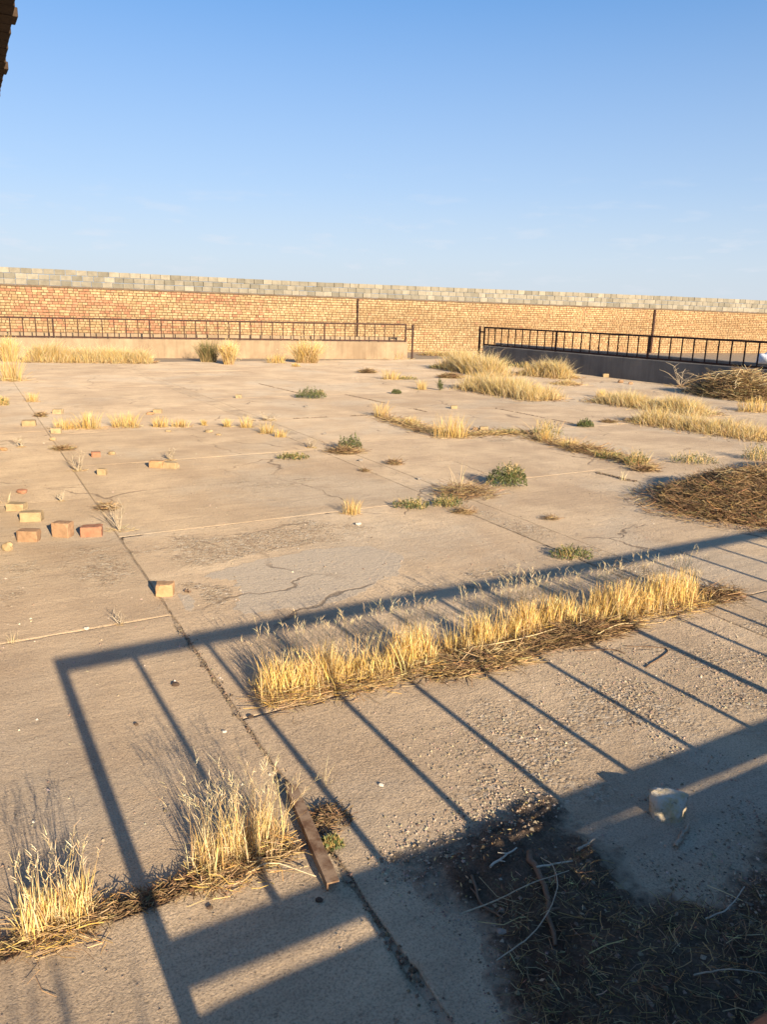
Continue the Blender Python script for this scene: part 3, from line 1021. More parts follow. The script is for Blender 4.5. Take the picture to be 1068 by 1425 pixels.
def railing(p0, p1, zb_, zt_, bars, posts, label, gate=None, group='rusty steel railings', foot=.1, z_foot=None):
    a, b = Vector((*p0, 0)), Vector((*p1, 0))
    L = (b - a).length
    root = empty('steel_railing', (p0[0], p0[1], zb_ if z_foot is None else z_foot))
    zf = root.location.z
    root.rotation_euler = (0, 0, math.atan2(b.y - a.y, b.x - a.x))
    tag(root, label, 'railing', group)
    o = link('top_rail', box_mesh('top_rail', L, .055, .056), M['rust'], root)
    o.location = (L / 2, 0, zt_ - .028 - zf)
    o = link('bottom_rail', box_mesh('bottom_rail', L, .048, .057), M['rust'], root)
    o.location = (L / 2, 0, zb_ + .0285 - zf)
    hb = zt_ - zb_ - .056 - .057
    bar_me = box_mesh('bar', .033, .033, hb + .004)
    bar_me.materials.append(M['rust'])
    for s in bars:
        o = link('bar', bar_me, None, root)
        o.location = (s, random.gauss(0, .002), zb_ + .057 + hb / 2 - zf)
        o.rotation_euler = (0, R(random.gauss(0, .35)), 0)
    hp = zt_ - zb_ + foot - .054
    post_me = box_mesh('post', .055, .055, hp)
    post_me.materials.append(M['rust'])
    for s in posts:
        o = link('post', post_me, None, root)
        o.location = (s, -.002, zb_ - foot + hp / 2 - zf)
    if gate:
        s, hgt = gate
        o = link('gate_post', box_mesh('gate_post', .065, .065, hgt), M['rust'], root)
        o.location = (s, 0, hgt / 2 - zf)
        w = abs(s) if s < 0 else s - L
        x0 = s / 2 if s < 0 else (s + L) / 2
        o = link('hinge_bracket', box_mesh('hinge_bracket', w - .06, .04, .05), M['rust'], root)
        o.location = (x0, 0, zt_ - .20 - zf)
    return root

# left railing: two panels seen, bars 0.406 m apart
LA = R(17.306 - 30)
Ld = Vector((math.cos(LA), math.sin(LA), 0))
L0 = Vector((3.773, 30.048, 0))
def LP(s, off=0):
    p = L0 + Ld * s + Vector((-Ld.y, Ld.x, 0)) * off
    return (p.x, p.y)
P = .406
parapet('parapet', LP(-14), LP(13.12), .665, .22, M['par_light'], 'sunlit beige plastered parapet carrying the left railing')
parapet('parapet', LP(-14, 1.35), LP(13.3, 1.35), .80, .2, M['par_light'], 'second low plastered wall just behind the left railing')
sh = 2.0
lb = [sh + k * P for k in range(1, 33) if k % 8] + [sh - .16 - k * P for k in range(0, 5)]
railing(LP(-2.0), LP(13.09), .676, 1.375, lb, [sh + 8 * k * P for k in range(4)] + [15.06, .03], 'left far railing of dark rusty bars on a beige parapet', gate=(15.09 + .27, 1.36))
lb2 = [k * P for k in range(1, 25)]
railing(LP(-12.0), LP(-2.06), .676, 1.375, [s for s in lb2 if s < 9.7], [.03, 3.25, 6.5, 9.9], 'continuation of the left far railing past the left picture edge')
# right railing, along the sunbeams, so its face stays in shade
RU = 18.6
def RP(s): return (RU - .0052 * s, 24.78 - s)
RL = 20.0
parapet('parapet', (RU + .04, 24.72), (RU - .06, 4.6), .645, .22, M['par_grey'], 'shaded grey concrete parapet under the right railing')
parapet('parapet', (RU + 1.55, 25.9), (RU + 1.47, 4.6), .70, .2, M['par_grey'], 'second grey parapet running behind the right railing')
r_post = 24.78 - 20.65
rb = [r_post + k * P for k in range(1, 36) if k % 10] + [r_post - .18 - k * P for k in range(0, 10)]
railing(RP(0), RP(RL), .655, 1.354, [s for s in rb if .05 < s < RL - .1], [.03] + [r_post + 10 * k * P for k in range(4)] + [RL - .03], 'right far railing of dark rusty bars on a shaded grey parapet', gate=(-.27, 1.37))
# near railing beside the camera
NR = .305
nb = [.405 * k for k in range(1, 26) if k % 8]
parapet('parapet', (.36, NR), (11., NR), .428, .2, M['par_grey'], 'low concrete parapet below the picture, casting the broad shadow', bumps=((1.37, 1.91, .022), (2.0, 10.5, .018), (.67, 1.36, .065), (1.92, 1.99, .06), (3.7, 4.2, .05)), rough=.006, seg=.1)  # unseen coping bumps shaped to block stretches of the sunlit gap
railing((.395, NR), (11., NR), .4865, 1.2605, nb, [.0275] + [.405 * 8 * k for k in (1, 2, 3)], 'near railing at the lower right corner, casting the ladder shadow', foot=.1)

# steel posts standing against the wall
def wall_post(s, w, label):
    z = zb(s) - .01
    o = link('steel_post', box_mesh('steel_post', w, .05, z + .1, .006), M['rust'])
    p = W0 + WD * s + WN * .085
    o.location = (p.x, p.y, z / 2 - .05)
    o.rotation_euler = (0, R(.4), WA)
    tag(o, label, 'post', 'posts against the brick wall')
wall_post(POST_S[0], .055, 'thin dark post on the brick wall behind the left railing')
wall_post(POST_S[1], .10, 'thick dark post on the brick wall behind the right railing')

# ---------------------------------------------------------------- building with the brick eave, upper left
bld = empty('brick_building', (-2., 6.35, 0))
tag(bld, 'dark brick building whose eave cuts into the upper left corner', 'building')
bx0, bx1, by0, by1, ez = -4.0, .0, 5.60, 12.5, 3.9
def child_box(name, x0, x1, y0, y1, z0, z1, mat, parent, off):
    o = link(name, box_mesh(name, x1 - x0, y1 - y0, z1 - z0, .006), mat, parent)
    o.location = ((x0 + x1) / 2 - off[0], (y0 + y1) / 2 - off[1], (z0 + z1) / 2 - off[2])
    return o
bo = (-2., 6.35, 0)
child_box('wall', bx0, bx1, by0, by1, -.1, ez - .002, M['facade'], bld, bo)
roof = child_box('roof', bx0 - .1, .70, by0 + .05, by1 + .1, ez + .205, ez + .33, M['eave_shade'], bld, bo)
for (za, xa) in ((ez + .07, .62), (ez + .14, .66)):
    child_box('corbel', bx0 + .3, xa, by0 + .03, by1, za - .069, za - .002, M['eave_shade'], bld, bo)
brick_me = box_mesh('brick', .78, .205, .064, .004)
brick_me.materials.append(M['eave_shade'])
y = by0
k = 0
while y < by1 - .2:
    o = link('brick', brick_me, None, bld)
    px = random.uniform(-.004, .004)
    if k in (6, 13): px = .03
    o.location = (.367 + px + (y - 6.53) * .0387 - bo[0], y + .105 - bo[1], ez + .033)
    o.rotation_euler = (0, 0, R(random.gauss(0, .6)))
    y += .215
    k += 1

# ---------------------------------------------------------------- loose bricks and stones
def chunk_mesh(kind, w, d, h, seed):
    bm = bmesh.new()
    if kind == 'brick':
        bmesh.ops.create_cube(bm, size=1)
        rs = random.Random(int(seed * 10) + 5)
        for _ in range(rs.choice((1, 2, 3))):
            nrm = Vector((rs.choice((-1, 1)) * rs.uniform(.5, 1), rs.choice((-1, 1)) * rs.uniform(.5, 1), rs.uniform(-.2, 1))).normalized()
            reach = sum(abs(k) for k in nrm) * .5
            cut = bmesh.ops.bisect_plane(bm, geom=bm.verts[:] + bm.edges[:] + bm.faces[:], plane_co=nrm * reach * rs.uniform(.76, .92), plane_no=nrm, clear_outer=True)
            ed = [g for g in cut['geom_cut'] if isinstance(g, bmesh.types.BMEdge)]
            if ed:
                bmesh.ops.edgeloop_fill(bm, edges=ed)
        bmesh.ops.bevel(bm, geom=bm.edges[:], offset=.035, segments=1, affect='EDGES')
        bmesh.ops.triangulate(bm, faces=bm.faces[:])
        bmesh.ops.subdivide_edges(bm, edges=bm.edges[:], cuts=2, use_grid_fill=True)
        for v in bm.verts:
            c = v.co
            v.co = c * (1 + .07 * noise.noise((c.x * 3.1 + seed, c.y * 3.1, c.z * 3.1)) + .06 * noise.noise((c.x * 9 + seed, c.y * 9, c.z * 9)))
    else:
        bmesh.ops.create_icosphere(bm, subdivisions=2, radius=.56)
        for v in bm.verts:
            c = v.co
            nz = noise.noise((c.x * 2.2 + seed, c.y * 2.2, c.z * 2.2))
            v.co = c * (1 + .55 * nz)
            v.co.x = max(-.5, min(.5, v.co.x)); v.co.y = max(-.48, min(.48, v.co.y)); v.co.z = max(-.45, min(.5, v.co.z))
    zmin = min(v.co.z for v in bm.verts)
    for v in bm.verts:
        v.co = Vector((v.co.x * w, v.co.y * d, (v.co.z - zmin) * h))
    return bm_mesh(kind, bm)

for i, (k, u, n, w, h, dr, rot, colr, lab) in enumerate(RUBBLE):
    name = 'loose_brick' if k == 'brick' else ('soil_clod' if colr == 'dark' else 'stone_shard')
    hh = h * .84
    o = link(name, chunk_mesh(k, w * .88, w * dr * .72, hh * .95, i * 3.7), M[colr])
    o.location = (u, n + w * dr * .3, -.004)
    o.rotation_euler = (0, 0, R(-30 + rot))
    tag(o, lab, 'brick' if k == 'brick' else ('clod' if colr == 'dark' else 'stone'), 'loose bricks and rubble on the concrete')

# big pale limestone block in the shade at lower right
bm = bmesh.new()
RK = [(-.085, -.045, 0), (.02, -.075, 0), (.075, -.03, 0), (.08, .05, 0), (-.02, .075, 0), (-.08, .04, 0),
      (-.088, .045, .115), (-.06, -.03, .10), (-.005, -.066, .058), (.03, -.060, .045), (.055, -.030, .085), (.092, .010, .118), (.088, .05, .10), (.02, .078, .105), (-.05, .075, .11), (-.03, -.06, .03), (.02, .02, .118)]
for p in RK:
    bm.verts.new(p)
hull = bmesh.ops.convex_hull(bm, input=bm.verts[:])
bmesh.ops.delete(bm, geom=[g for g in hull['geom_interior'] if isinstance(g, bmesh.types.BMVert)], context='VERTS')
bmesh.ops.subdivide_edges(bm, edges=bm.edges[:], cuts=4, use_grid_fill=True)
bmesh.ops.triangulate(bm, faces=bm.faces[:])
for v in bm.verts:
    q = v.co * 22
    k = .0035 * noise.noise(q) + .002 * noise.noise(q * 3)
    dent = max(0, noise.noise(v.co * 14 + Vector((3, 1, 5))) - .15) * .02
    v.co += v.co.normalized() * (k - dent)
t = NT('cream_limestone')
cl = t.mix(t.ramp(t.noise(22, 5, .6), [(.42, 0.), (.62, 1.)]), (.52, .46, .36), (.46, .35, .19))
cl = t.mix(t.ramp(t.noise(60, 4), [(.6, 0.), (.7, .8)]), cl, (.16, .13, .10))
M['lime'] = t.done(cl, t.bump(t.noise(45, 6, .65), .8, .012))
rock = link('limestone_block', bm_mesh('limestone_block', bm, True), M['lime'])
rock.scale = (.80, .80, .86)
rock.location = (2.33, 1.735, -.010)
rock.rotation_euler = (R(4), R(0), R(-28))
tag(rock, 'cream limestone lump standing in the shade at lower right', 'rock')

# rusty angle bar lying across the joint beside the near grass
bm = bmesh.new()
Lb, wb, hb_, th_ = .56, .044, .032, .006
prof = [(-wb / 2, 0), (-wb / 2, hb_), (wb / 2, hb_), (wb / 2, hb_ - th_), (-wb / 2 + th_, hb_ - th_), (-wb / 2 + th_, 0)]
prev = None
for i in range(9):
    s = Lb * i / 8
    cur = [bm.verts.new((x + .002 * noise.noise((s * 9, x * 30, 0)), s, z + .002 * noise.noise((s * 9, x * 30, 5)))) for x, z in prof]
    if prev:
        for k in range(6):
            l = (k + 1) % 6
            bm.faces.new((prev[k], prev[l], cur[l], cur[k]))
    else:
        bm.faces.new(cur[::-1])
    prev = cur
bm.faces.new(prev)
bm.normal_update()
t = NT('brown_rusty_iron')
cl = t.mix(t.ramp(t.noise(16, 6, .65), [(.40, 0.), (.56, 1.)]), (.125, .068, .037), (.25, .17, .105))
M['iron'] = t.done(cl, t.bump(t.noise(140, 5), .5, .003), .8)
ab = link('angle_iron', bm_mesh('angle_iron', bm), M['iron'])
ab.location = (.985, 1.985, .004)
ab.rotation_euler = (R(1.5), 0, R(-8.5))
tag(ab, 'brown rusty angle bar lying beside the bushy near grass clump', 'metal bar')

# white sack on the second right parapet
bm = bmesh.new()
bmesh.ops.create_icosphere(bm, subdivisions=3, radius=.5)
for v in bm.verts:
    q = 1 + .35 * noise.noise(v.co * 2.4 + Vector((2, 7, 1))) + .12 * noise.noise(v.co * 7)
    v.co = Vector((v.co.x * .34 * q, v.co.y * .6 * q, max(-.0, v.co.z + .25) * .42 * q))
so = link('white_sack', bm_mesh('white_sack', bm, True), M['plastic'])
so.location = (RU + 1.52, 13.75, .69)
tag(so, 'crumpled white sack lying behind the right railing at the picture edge', 'sack')

# ---------------------------------------------------------------- vegetation
GOLD = [(.70, .46, .13), (.74, .52, .18), (.62, .39, .10), (.76, .58, .25)]
PALE = [(.68, .55, .30), (.60, .47, .25), (.74, .62, .38)]
STRAW = [(.50, .36, .17), (.40, .27, .12), (.58, .44, .23), (.30, .19, .09)]
BROWN = [(.20, .125, .06), (.26, .165, .08), (.14, .085, .045), (.34, .23, .12)]
GREEN = [(.095, .115, .04), (.13, .14, .055), (.065, .085, .03), (.19, .18, .075)]
GREY = [(.46, .37, .25), (.38, .30, .20), (.55, .46, .33)]

def pick(pal, n, s=.06, sv=.14):
    a = np.array(pal)[rng.integers(0, len(pal), n)]
    return np.clip(1.1 * a * (1 + rng.normal(0, s, (n, 3))) * (1 + rng.normal(0, sv, (n, 1))), .01, .88)

def dist_w(u, n, k=.62, lo=.0022):
    return max(lo, k * math.hypot(u, n) / 1080)

def leaves(acc, cen, size, cols):
    n = len(cen)
    a = rng.normal(0, 1, (n, 3)); a /= np.linalg.norm(a, axis=1)[:, None]
    b = np.cross(a, rng.normal(0, 1, (n, 3))); b /= np.linalg.norm(b, axis=1)[:, None]
    s = size[:, None]
    V = np.stack([cen - a * s, cen + b * s * .35, cen + a * s, cen - b * s * .35], 1).reshape(-1, 3)
    T = (np.array([[0, 1, 2], [0, 2, 3]])[None] + (np.arange(n) * 4)[:, None, None]).reshape(-1, 3)
    acc.add(V, T, np.repeat(cols, 4, 0))

def disc(n, w, d, power=.6):
    a = rng.uniform(0, 2 * math.pi, n)
    r = rng.uniform(0, 1, n) ** power
    return np.stack([np.cos(a) * r * w / 2, np.sin(a) * r * d / 2, np.zeros(n)], 1)

def plant_mesh(kind, w, h, u, n):
    acc = Acc()
    bw = dist_w(u, n)
    D = math.hypot(u, n)
    if kind == 'gold' and D > 10: w *= 1.2
    if kind in ('gold', 'pale'):
        k = int(np.clip(w * h / (bw * .45 * h), 40, 420)) if kind == 'gold' else 16
        k = max(k, 90) if kind == 'gold' else k
        b = disc(k, w * .72, max(.06, min(w * .6, .35)))
        lean = b[:, :2] / max(w, .1) * rng.uniform(.3, 1.5, (k, 1)) + rng.normal(0, .24, (k, 2))
        hh = h * rng.uniform(.45, 1.05, k) * (1 - .35 * (np.abs(b[:, 0]) / (w * .5 + 1e-6)) ** 2)
        base = pick(BROWN if kind == 'gold' else PALE, k)
        tip = pick(GOLD if kind == 'gold' else PALE, k)
        blades(acc, b, lean, hh, np.full(k, bw * .75), base * .5 + tip * .5, tip * .92, bend=.8)
        m_ = k // 3
        lb_ = disc(m_, w * 1.05, w * .6)
        litter(acc, lb_ + [0, 0, .004], np.full(m_, .5 * h) * rng.uniform(.4, 1, m_), np.full(m_, bw * .6), pick(STRAW, m_))
    elif kind in ('green', 'mix'):
        k = int(np.clip(1500 * min(1, w / .3), 160, 1500))
        if kind == 'mix': k //= 3
        elif w > .4: k = 2600
        b = disc(k, w, w * .6, .5)
        r2 = (b[:, 0] / (w / 2)) ** 2 + (b[:, 1] / (w * .3)) ** 2
        lump = np.array([.6 + .5 * noise.noise((p[0] * 14 / max(w, .2) + u, p[1] * 14, n)) for p in b])
        b[:, 2] = h * np.sqrt(np.clip(1 - .8 * r2, .05, 1)) * rng.uniform(.05, 1, k) ** .55 * lump * (1.6 if kind == 'green' else 1.25)
        leaves(acc, b, np.full(k, max(.014, bw * 1.3)) * rng.uniform(.5, 1.3, k), pick(GREEN, k, .1, .22))
        s_ = 14
        bb = disc(s_, w * .5, w * .3)
        blades(acc, bb, rng.normal(0, .5, (s_, 2)), h * rng.uniform(.6, 1.15, s_), np.full(s_, bw * .8), pick(GREEN, s_), pick(GREEN if kind == 'green' else GOLD, s_))
        if kind == 'mix':
            q = 90
            bb = disc(q, w * .9, w * .5)
            blades(acc, bb, rng.normal(0, .35, (q, 2)), h * rng.uniform(.4, 1.05, q), np.full(q, bw * .8), pick(STRAW, q), pick(GOLD, q))
    elif kind == 'brown':
        k = int(np.clip(900 * w, 90, 700))
        b = disc(k, w * .9, w * .55)
        r2 = (b[:, 0] / (w / 2)) ** 2 + (b[:, 1] / (w * .3)) ** 2
        b[:, 2] = .7 * h * np.clip(1 - r2 * .8, .05, 1) * rng.uniform(0, 1, k)
        litter(acc, b, np.full(k, min(.22, w * .45)) * rng.uniform(.3, 1, k), np.full(k, bw * .55), pick(BROWN + STRAW[:1], k), .3)
    elif kind == 'grey':
        for i in range(9):
            a = random.uniform(0, 2 * math.pi)
            r = random.uniform(.1, .5)
            e = Vector((math.cos(a) * r * w, math.sin(a) * r * w * .7, h * random.uniform(.55, 1.)))
            p = [Vector((0, 0, 0)), e * .45 + Vector((random.gauss(0, .02), random.gauss(0, .02), .03 * h)), e]
            path_ = smooth_path(p, 3, .003)
            col = random.choice(GREY)
            tube(acc, path_, bw * .75, bw * .3, col, 4)
            for j in range(4):
                q = path_[random.randrange(2, len(path_))]
                f = q + Vector((random.gauss(0, .16) * w, random.gauss(0, .16) * w, random.uniform(.05, .3) * h))
                tube(acc, [q, (q + f) / 2 + Vector((0, 0, .02 * h)), f], bw * .45, bw * .2, col, 3)
        q = 40
        b = disc(q, w * .7, w * .4)
        litter(acc, b + [0, 0, .004], np.full(q, .25 * w) * rng.uniform(.4, 1, q), np.full(q, bw * .5), pick(STRAW, q))
    else:       # shrub, shrubgreen
        w, h = w * 1.2, h * 1.15
        k = 700
        b = disc(k, w * .35, .25)
        a = rng.uniform(0, 2 * math.pi, k)
        r = rng.uniform(0, 1, k) ** .6
        lean = np.stack([np.cos(a) * r * w * .5 / h, np.sin(a) * r * .7], 1)
        hh = h * rng.uniform(.55, 1.05, k) * (1 - .3 * r)
        pal = GREEN + STRAW if kind == 'shrubgreen' else STRAW + GOLD[:1]
        tp = GREEN + STRAW[:2] if kind == 'shrubgreen' else GOLD + PALE
        blades(acc, b, lean, hh, np.full(k, bw * .9), pick(BROWN, k) * .5 + pick(pal, k) * .5, pick(tp, k))
        q = 500
        c = disc(q, w * .95, .6, .5)
        r2 = (c[:, 0] / (w / 2)) ** 2
        c[:, 2] = h * (1 - .6 * r2) * rng.uniform(.15, .98, q)
        leaves(acc, c, np.full(q, bw * 1.1) * rng.uniform(.5, 1.2, q), pick(tp, q, .1, .2))
    return acc

for (kind, u, n, w, h, lab) in PLANTS:
    acc = plant_mesh(kind, w, h * 1.05, u, n)
    name = {'gold': 'dry_grass_tuft', 'pale': 'dry_stalks', 'grey': 'dead_weed', 'brown': 'dead_weed', 'green': 'green_weed', 'mix': 'mixed_weed', 'shrub': 'dry_bush', 'shrubgreen': 'dry_bush'}[kind]
    o = link(name, acc.mesh(name), M['plant'])
    o.location = (u, n, -.004)
    o.rotation_euler = (0, 0, R(-30))
    tag(o, lab, 'grass' if kind in ('gold', 'pale') else ('bush' if 'shrub' in kind else 'weed'), 'plants in the joints of the yard')

def bank(path_, hw, h, lab, dens=1700):
    h *= .88
    a, b = Vector(path_[0]), Vector(path_[1])
    L = (b - a).length
    D = a.length
    bw = dist_w(a.x, a.y, .7)
    k = int(np.clip(dens * L, 900, 7000))
    t_ = rng.uniform(-.04, 1.04, k)
    c = rng.normal(0, .48, k) * hw
    d = (b - a).normalized()
    nx_, ny_ = -d.y, d.x
    B = np.zeros((k, 3))
    B[:, 0] = (b.x - a.x) * t_ + nx_ * c
    B[:, 1] = (b.y - a.y) * t_ + ny_ * c
    lump = np.array([.72 + .55 * noise.noise((x * 1.6 + a.x, y * 1.6 + a.y, 3)) for x, y, z in B])
    end = np.clip(np.minimum(t_ + .06, 1.06 - t_) * L / .35, .35, 1)
    hh = h * lump * end * rng.uniform(.5, 1.1, k) * np.exp(-(c / (hw * 1.2)) ** 2 * .5)
    lean = np.stack([c * nx_, c * ny_], 1) * .35 / h + rng.normal(0, .42, (k, 2)) + np.array([.10, .05])
    acc = Acc()
    tip = pick(GOLD + PALE, k)
    blades(acc, B, lean, hh, np.full(k, bw * .62), pick(BROWN + STRAW, k) * .7 + tip * .3, tip * .85, bend=.9)
    q = k // 5
    idx = rng.integers(0, k, q)
    blades(acc, B[idx], lean[idx] * 1.3, hh[idx] * 1.3, np.full(q, bw * .45), pick(STRAW, q), pick(PALE, q) * .85)
    q = k // 3
    idx = rng.integers(0, k, q)
    litter(acc, B[idx] + rng.normal(0, .1, (q, 3)) * [1, 1, 0] + [0, 0, .005], np.full(q, .28) * rng.uniform(.4, 1, q), np.full(q, bw * .5), pick(STRAW + BROWN, q))
    o = link('dry_grass_bank', acc.mesh('dry_grass_bank'), M['plant'])
    o.location = (a.x, a.y, -.01)
    tag(o, lab, 'grass', 'golden grass banks at the edges of the yard')
for bk in BANKS:
    bank(*bk)

# ---- near clumps, blade by blade
def seed_heads(acc, tips, dirs, pal, s=.03, per=7, bw=.002):
    """loose spikelets hanging round the tips of the stalks"""
    B, Ln, Hh = [], [], []
    for p, d in zip(tips, dirs):
        for i in range(per):
            f = i / per
            q = p - np.array([d[0], d[1], 1.0]) * s * 1.6 * f
            B.append(q)
            a = random.uniform(0, 2 * math.pi)
            Ln.append((math.cos(a) * .9 + d[0] * 1.5, math.sin(a) * .9 + d[1] * 1.5))
            Hh.append(s * random.uniform(.5, 1.0) * (1.1 - .4 * f))
    B, Ln, Hh = np.array(B), np.array(Ln), np.array(Hh)
    k = len(B)
    blades(acc, B, Ln, Hh, np.full(k, bw), pick(pal, k), pick(pal, k), bend=.3)

def clump(name, pts, hw, n, h, lab, tall=.08, tall_h=1.7, lean=(0, 0), sl=.10, pal=GOLD, heads=True, bw=.0034, thatch=500, th_w=.10, th_off=-.07, green=0., hvar=.22):
    P_ = np.array(pts)
    seg = np.linalg.norm(np.diff(P_, axis=0), axis=1)
    cum = np.concatenate([[0], np.cumsum(seg)])
    def along(t):
        x = np.interp(t * cum[-1], cum, P_[:, 0]); y = np.interp(t * cum[-1], cum, P_[:, 1])
        return np.stack([x, y], 1)
    o0 = P_.mean(0)
    acc = Acc()
    t_ = rng.uniform(0, 1, n)
    # stems stand in tufts
    t_ = np.clip(t_ + .012 * np.sin(t_ * cum[-1] * 60) + rng.normal(0, .004, n), 0, 1)
    c = along(t_)
    off = rng.normal(0, .5, n) * hw
    B = np.zeros((n, 3))
    B[:, 0] = c[:, 0] - o0[0] + rng.normal(0, .012, n)
    B[:, 1] = c[:, 1] - o0[1] + off
    lump = np.array([.80 + .62 * noise.noise((x * 5 + o0[0], y * 5, 1.3)) + .28 * noise.noise((x * 19, y * 19, 4)) for x, y, z in B])
    keep = rng.uniform(0, 1, n) < np.clip(lump * 1.15 - .05, .15, 1)
    B, lump = B[keep], lump[keep]
    k = len(B)
    hh = h * np.clip(lump, .45, 1.3) * rng.uniform(1 - hvar * 1.6, 1 + hvar * .5, k)
    ln = rng.normal(0, sl, (k, 2)) + np.array(lean)
    tip = pick(pal, k)
    base = pick(STRAW, k) * .45 + tip * .55
    blades(acc, B, ln, hh, np.full(k, bw) * rng.uniform(.5, 1.25, k), base, tip, bend=.7)
    # broken, half fallen stems low down
    q = k // 2
    idx = rng.integers(0, k, q)
    blades(acc, B[idx], rng.normal(0, .8, (q, 2)) + [0, -.2], hh[idx] * rng.uniform(.3, .7, q), np.full(q, bw * .8), pick(STRAW + BROWN[1:2], q), pick(STRAW + GOLD[:1], q), bend=.5, lift=.7)
    # side leaves that curl away
    q = k // 3
    idx = rng.integers(0, k, q)
    bb = B[idx].copy(); bb[:, 2] += hh[idx] * rng.uniform(.1, .7, q)
    blades(acc, bb, rng.normal(0, .9, (q, 2)), hh[idx] * rng.uniform(.2, .45, q), np.full(q, bw * .8), pick(pal, q), pick(PALE, q), bend=.8, lift=.55)
    # tall stalks with heads
    q = int(k * tall)
    idx = rng.integers(0, k, q)
    tl = rng.normal(0, sl * 1.4, (q, 2)) + np.array(lean)
    th2 = h * tall_h * rng.uniform(.72, 1.08, q)
    tips = blades(acc, B[idx], tl, th2, np.full(q, bw * .55), pick(pal, q), pick(STRAW[:3], q), bend=.4)
    if heads:
        seed_heads(acc, tips, tl, PALE + STRAW[:1], .026, 6, bw * .5)
    if green:
        q = int(k * green)
        idx = rng.integers(0, k, q)
        blades(acc, B[idx], rng.normal(0, .3, (q, 2)), hh[idx] * .6, np.full(q, bw), pick(GREEN, q), pick([(.35, .34, .10), (.5, .45, .15)], q))
    if thatch:
        tt = rng.uniform(-.02, 1.02, thatch)
        c = along(tt)
        b2 = np.zeros((thatch, 3))
        b2[:, 0] = c[:, 0] - o0[0]
        b2[:, 1] = c[:, 1] - o0[1] + th_off + rng.normal(0, .5, thatch) * th_w
        b2[:, 2] = .006 + rng.uniform(0, 1, thatch) ** 2 * .05
        litter(acc, b2, rng.uniform(.02, .11, thatch) * (1.3 if hw > .085 else 1), rng.uniform(.0012, .0026, thatch), pick(STRAW + BROWN[:2] + GOLD[:1], thatch), .22)
    o = link(name, acc.mesh(name), M['plant'])
    o.location = (o0[0], o0[1], -.004)
    tag(o, lab, 'grass', 'near grass clumps')
    return o

clump('dry_grass_clump', [(.06, 2.27), (.15, 2.28), (.25, 2.27)], .07, 520, .155, 'bright yellow grass clump in the lower left corner', tall=.10, tall_h=1.55, lean=(.0, .02), sl=.12, bw=.0042, thatch=420, th_w=.10, th_off=-.05, pal=GOLD + PALE + STRAW[2:3])
clump('dry_grass_clump', [(.60, 2.30), (.75, 2.29), (.93, 2.34)], .08, 520, .185, 'bushy pale grass clump with drooping seed heads beside the rusty bar', tall=.28, tall_h=1.6, lean=(-.02, .0), sl=.17, bw=.0034, thatch=650, th_w=.09, th_off=-.07, pal=PALE + GOLD[:2] + STRAW[:2], green=.06, hvar=.4)
GR = 'near grass clumps'
clump('dry_grass_clump', [(1.25, 3.40), (1.75, 3.34), (2.27, 3.36)], .11, 2700, .195, 'left stretch of the golden grass row crossed by the rail shadow', tall=.11, tall_h=1.6, bw=.0042, sl=.19, hvar=.36, pal=GOLD + STRAW[2:3], thatch=1700, th_w=.12, th_off=-.10, lean=(.0, .03))
clump('dry_grass_clump', [(2.36, 3.36), (2.52, 3.36), (2.68, 3.37)], .10, 850, .195, 'short isolated tuft in the middle of the golden grass row', tall=.12, tall_h=1.6, bw=.0042, sl=.19, hvar=.36, pal=GOLD + STRAW[2:3], thatch=300, th_w=.1, th_off=-.10, lean=(.0, .03))
clump('dry_grass_clump', [(2.72, 3.38), (2.90, 3.38), (3.08, 3.40)], .09, 1000, .20, 'orange gold tuft right of the isolated one in the grass row', tall=.14, tall_h=1.7, bw=.0044, sl=.18, hvar=.36, pal=GOLD + STRAW[2:3], thatch=400, th_w=.1, th_off=-.10, lean=(.0, .03))
clump('dry_grass_clump', [(3.12, 3.42), (3.7, 3.36), (4.42, 3.34)], .12, 2900, .225, 'tall right stretch of the golden grass row', tall=.09, tall_h=1.45, bw=.0046, hvar=.34, pal=GOLD + STRAW[2:3], thatch=1000, th_w=.12, th_off=-.12, lean=(.05, .03), sl=.17)

# brown cut weeds lying in front of the row
def mat_of_weeds(name, cx, cy, w, d, h, n, lab, pal, blen=.16, bw=.003, cat='weed'):
    acc = Acc()
    b = disc(n, w, d, .6)
    r2 = (b[:, 0] / (w / 2)) ** 2 + (b[:, 1] / (d / 2)) ** 2
    b[:, 2] = h * np.clip(1 - r2, 0, 1) * rng.uniform(0, 1, n) + .004
    litter(acc, b, blen * rng.uniform(.3, 1.2, n), np.full(n, bw) * rng.uniform(.5, 1.2, n), pick(pal, n), .25)
    for i in range(int(6 * w) if d > .1 else 0):
        p = disc(1, w * .8, d * .8)[0]
        a = random.gauss(.1, .5)
        L = random.uniform(.2, .45)
        pts = [Vector((p[0], p[1], h * .7)), Vector((p[0] + math.cos(a) * L / 2, p[1] + math.sin(a) * L / 2 + random.gauss(0, .03), h * 1.0)), Vector((p[0] + math.cos(a) * L, p[1] + math.sin(a) * L, h * .35 + .01))]
        tube(acc, smooth_path(pts, 4, .002), .003, .0016, random.choice(PALE + STRAW), 4)
    o = link(name, acc.mesh(name), M['plant'])
    o.location = (cx, cy, 0)
    tag(o, lab, cat, 'cut weeds lying on the concrete')
mat_of_weeds('cut_weed_mat', 3.28, 3.20, .85, .24, .06, 1700, 'dark brown mat of cut weeds before the tall right grass stretch', BROWN, .13)
mat_of_weeds('cut_weed_mat', 2.50, 3.16, .75, .22, .05, 1300, 'tangled straw and twigs before the middle of the grass row', BROWN + STRAW, .14)
mat_of_weeds('cut_weed_mat', 4.62, 3.28, .42, .26, .05, 600, 'dark brown weed remains past the right end of the grass row', BROWN, .12)
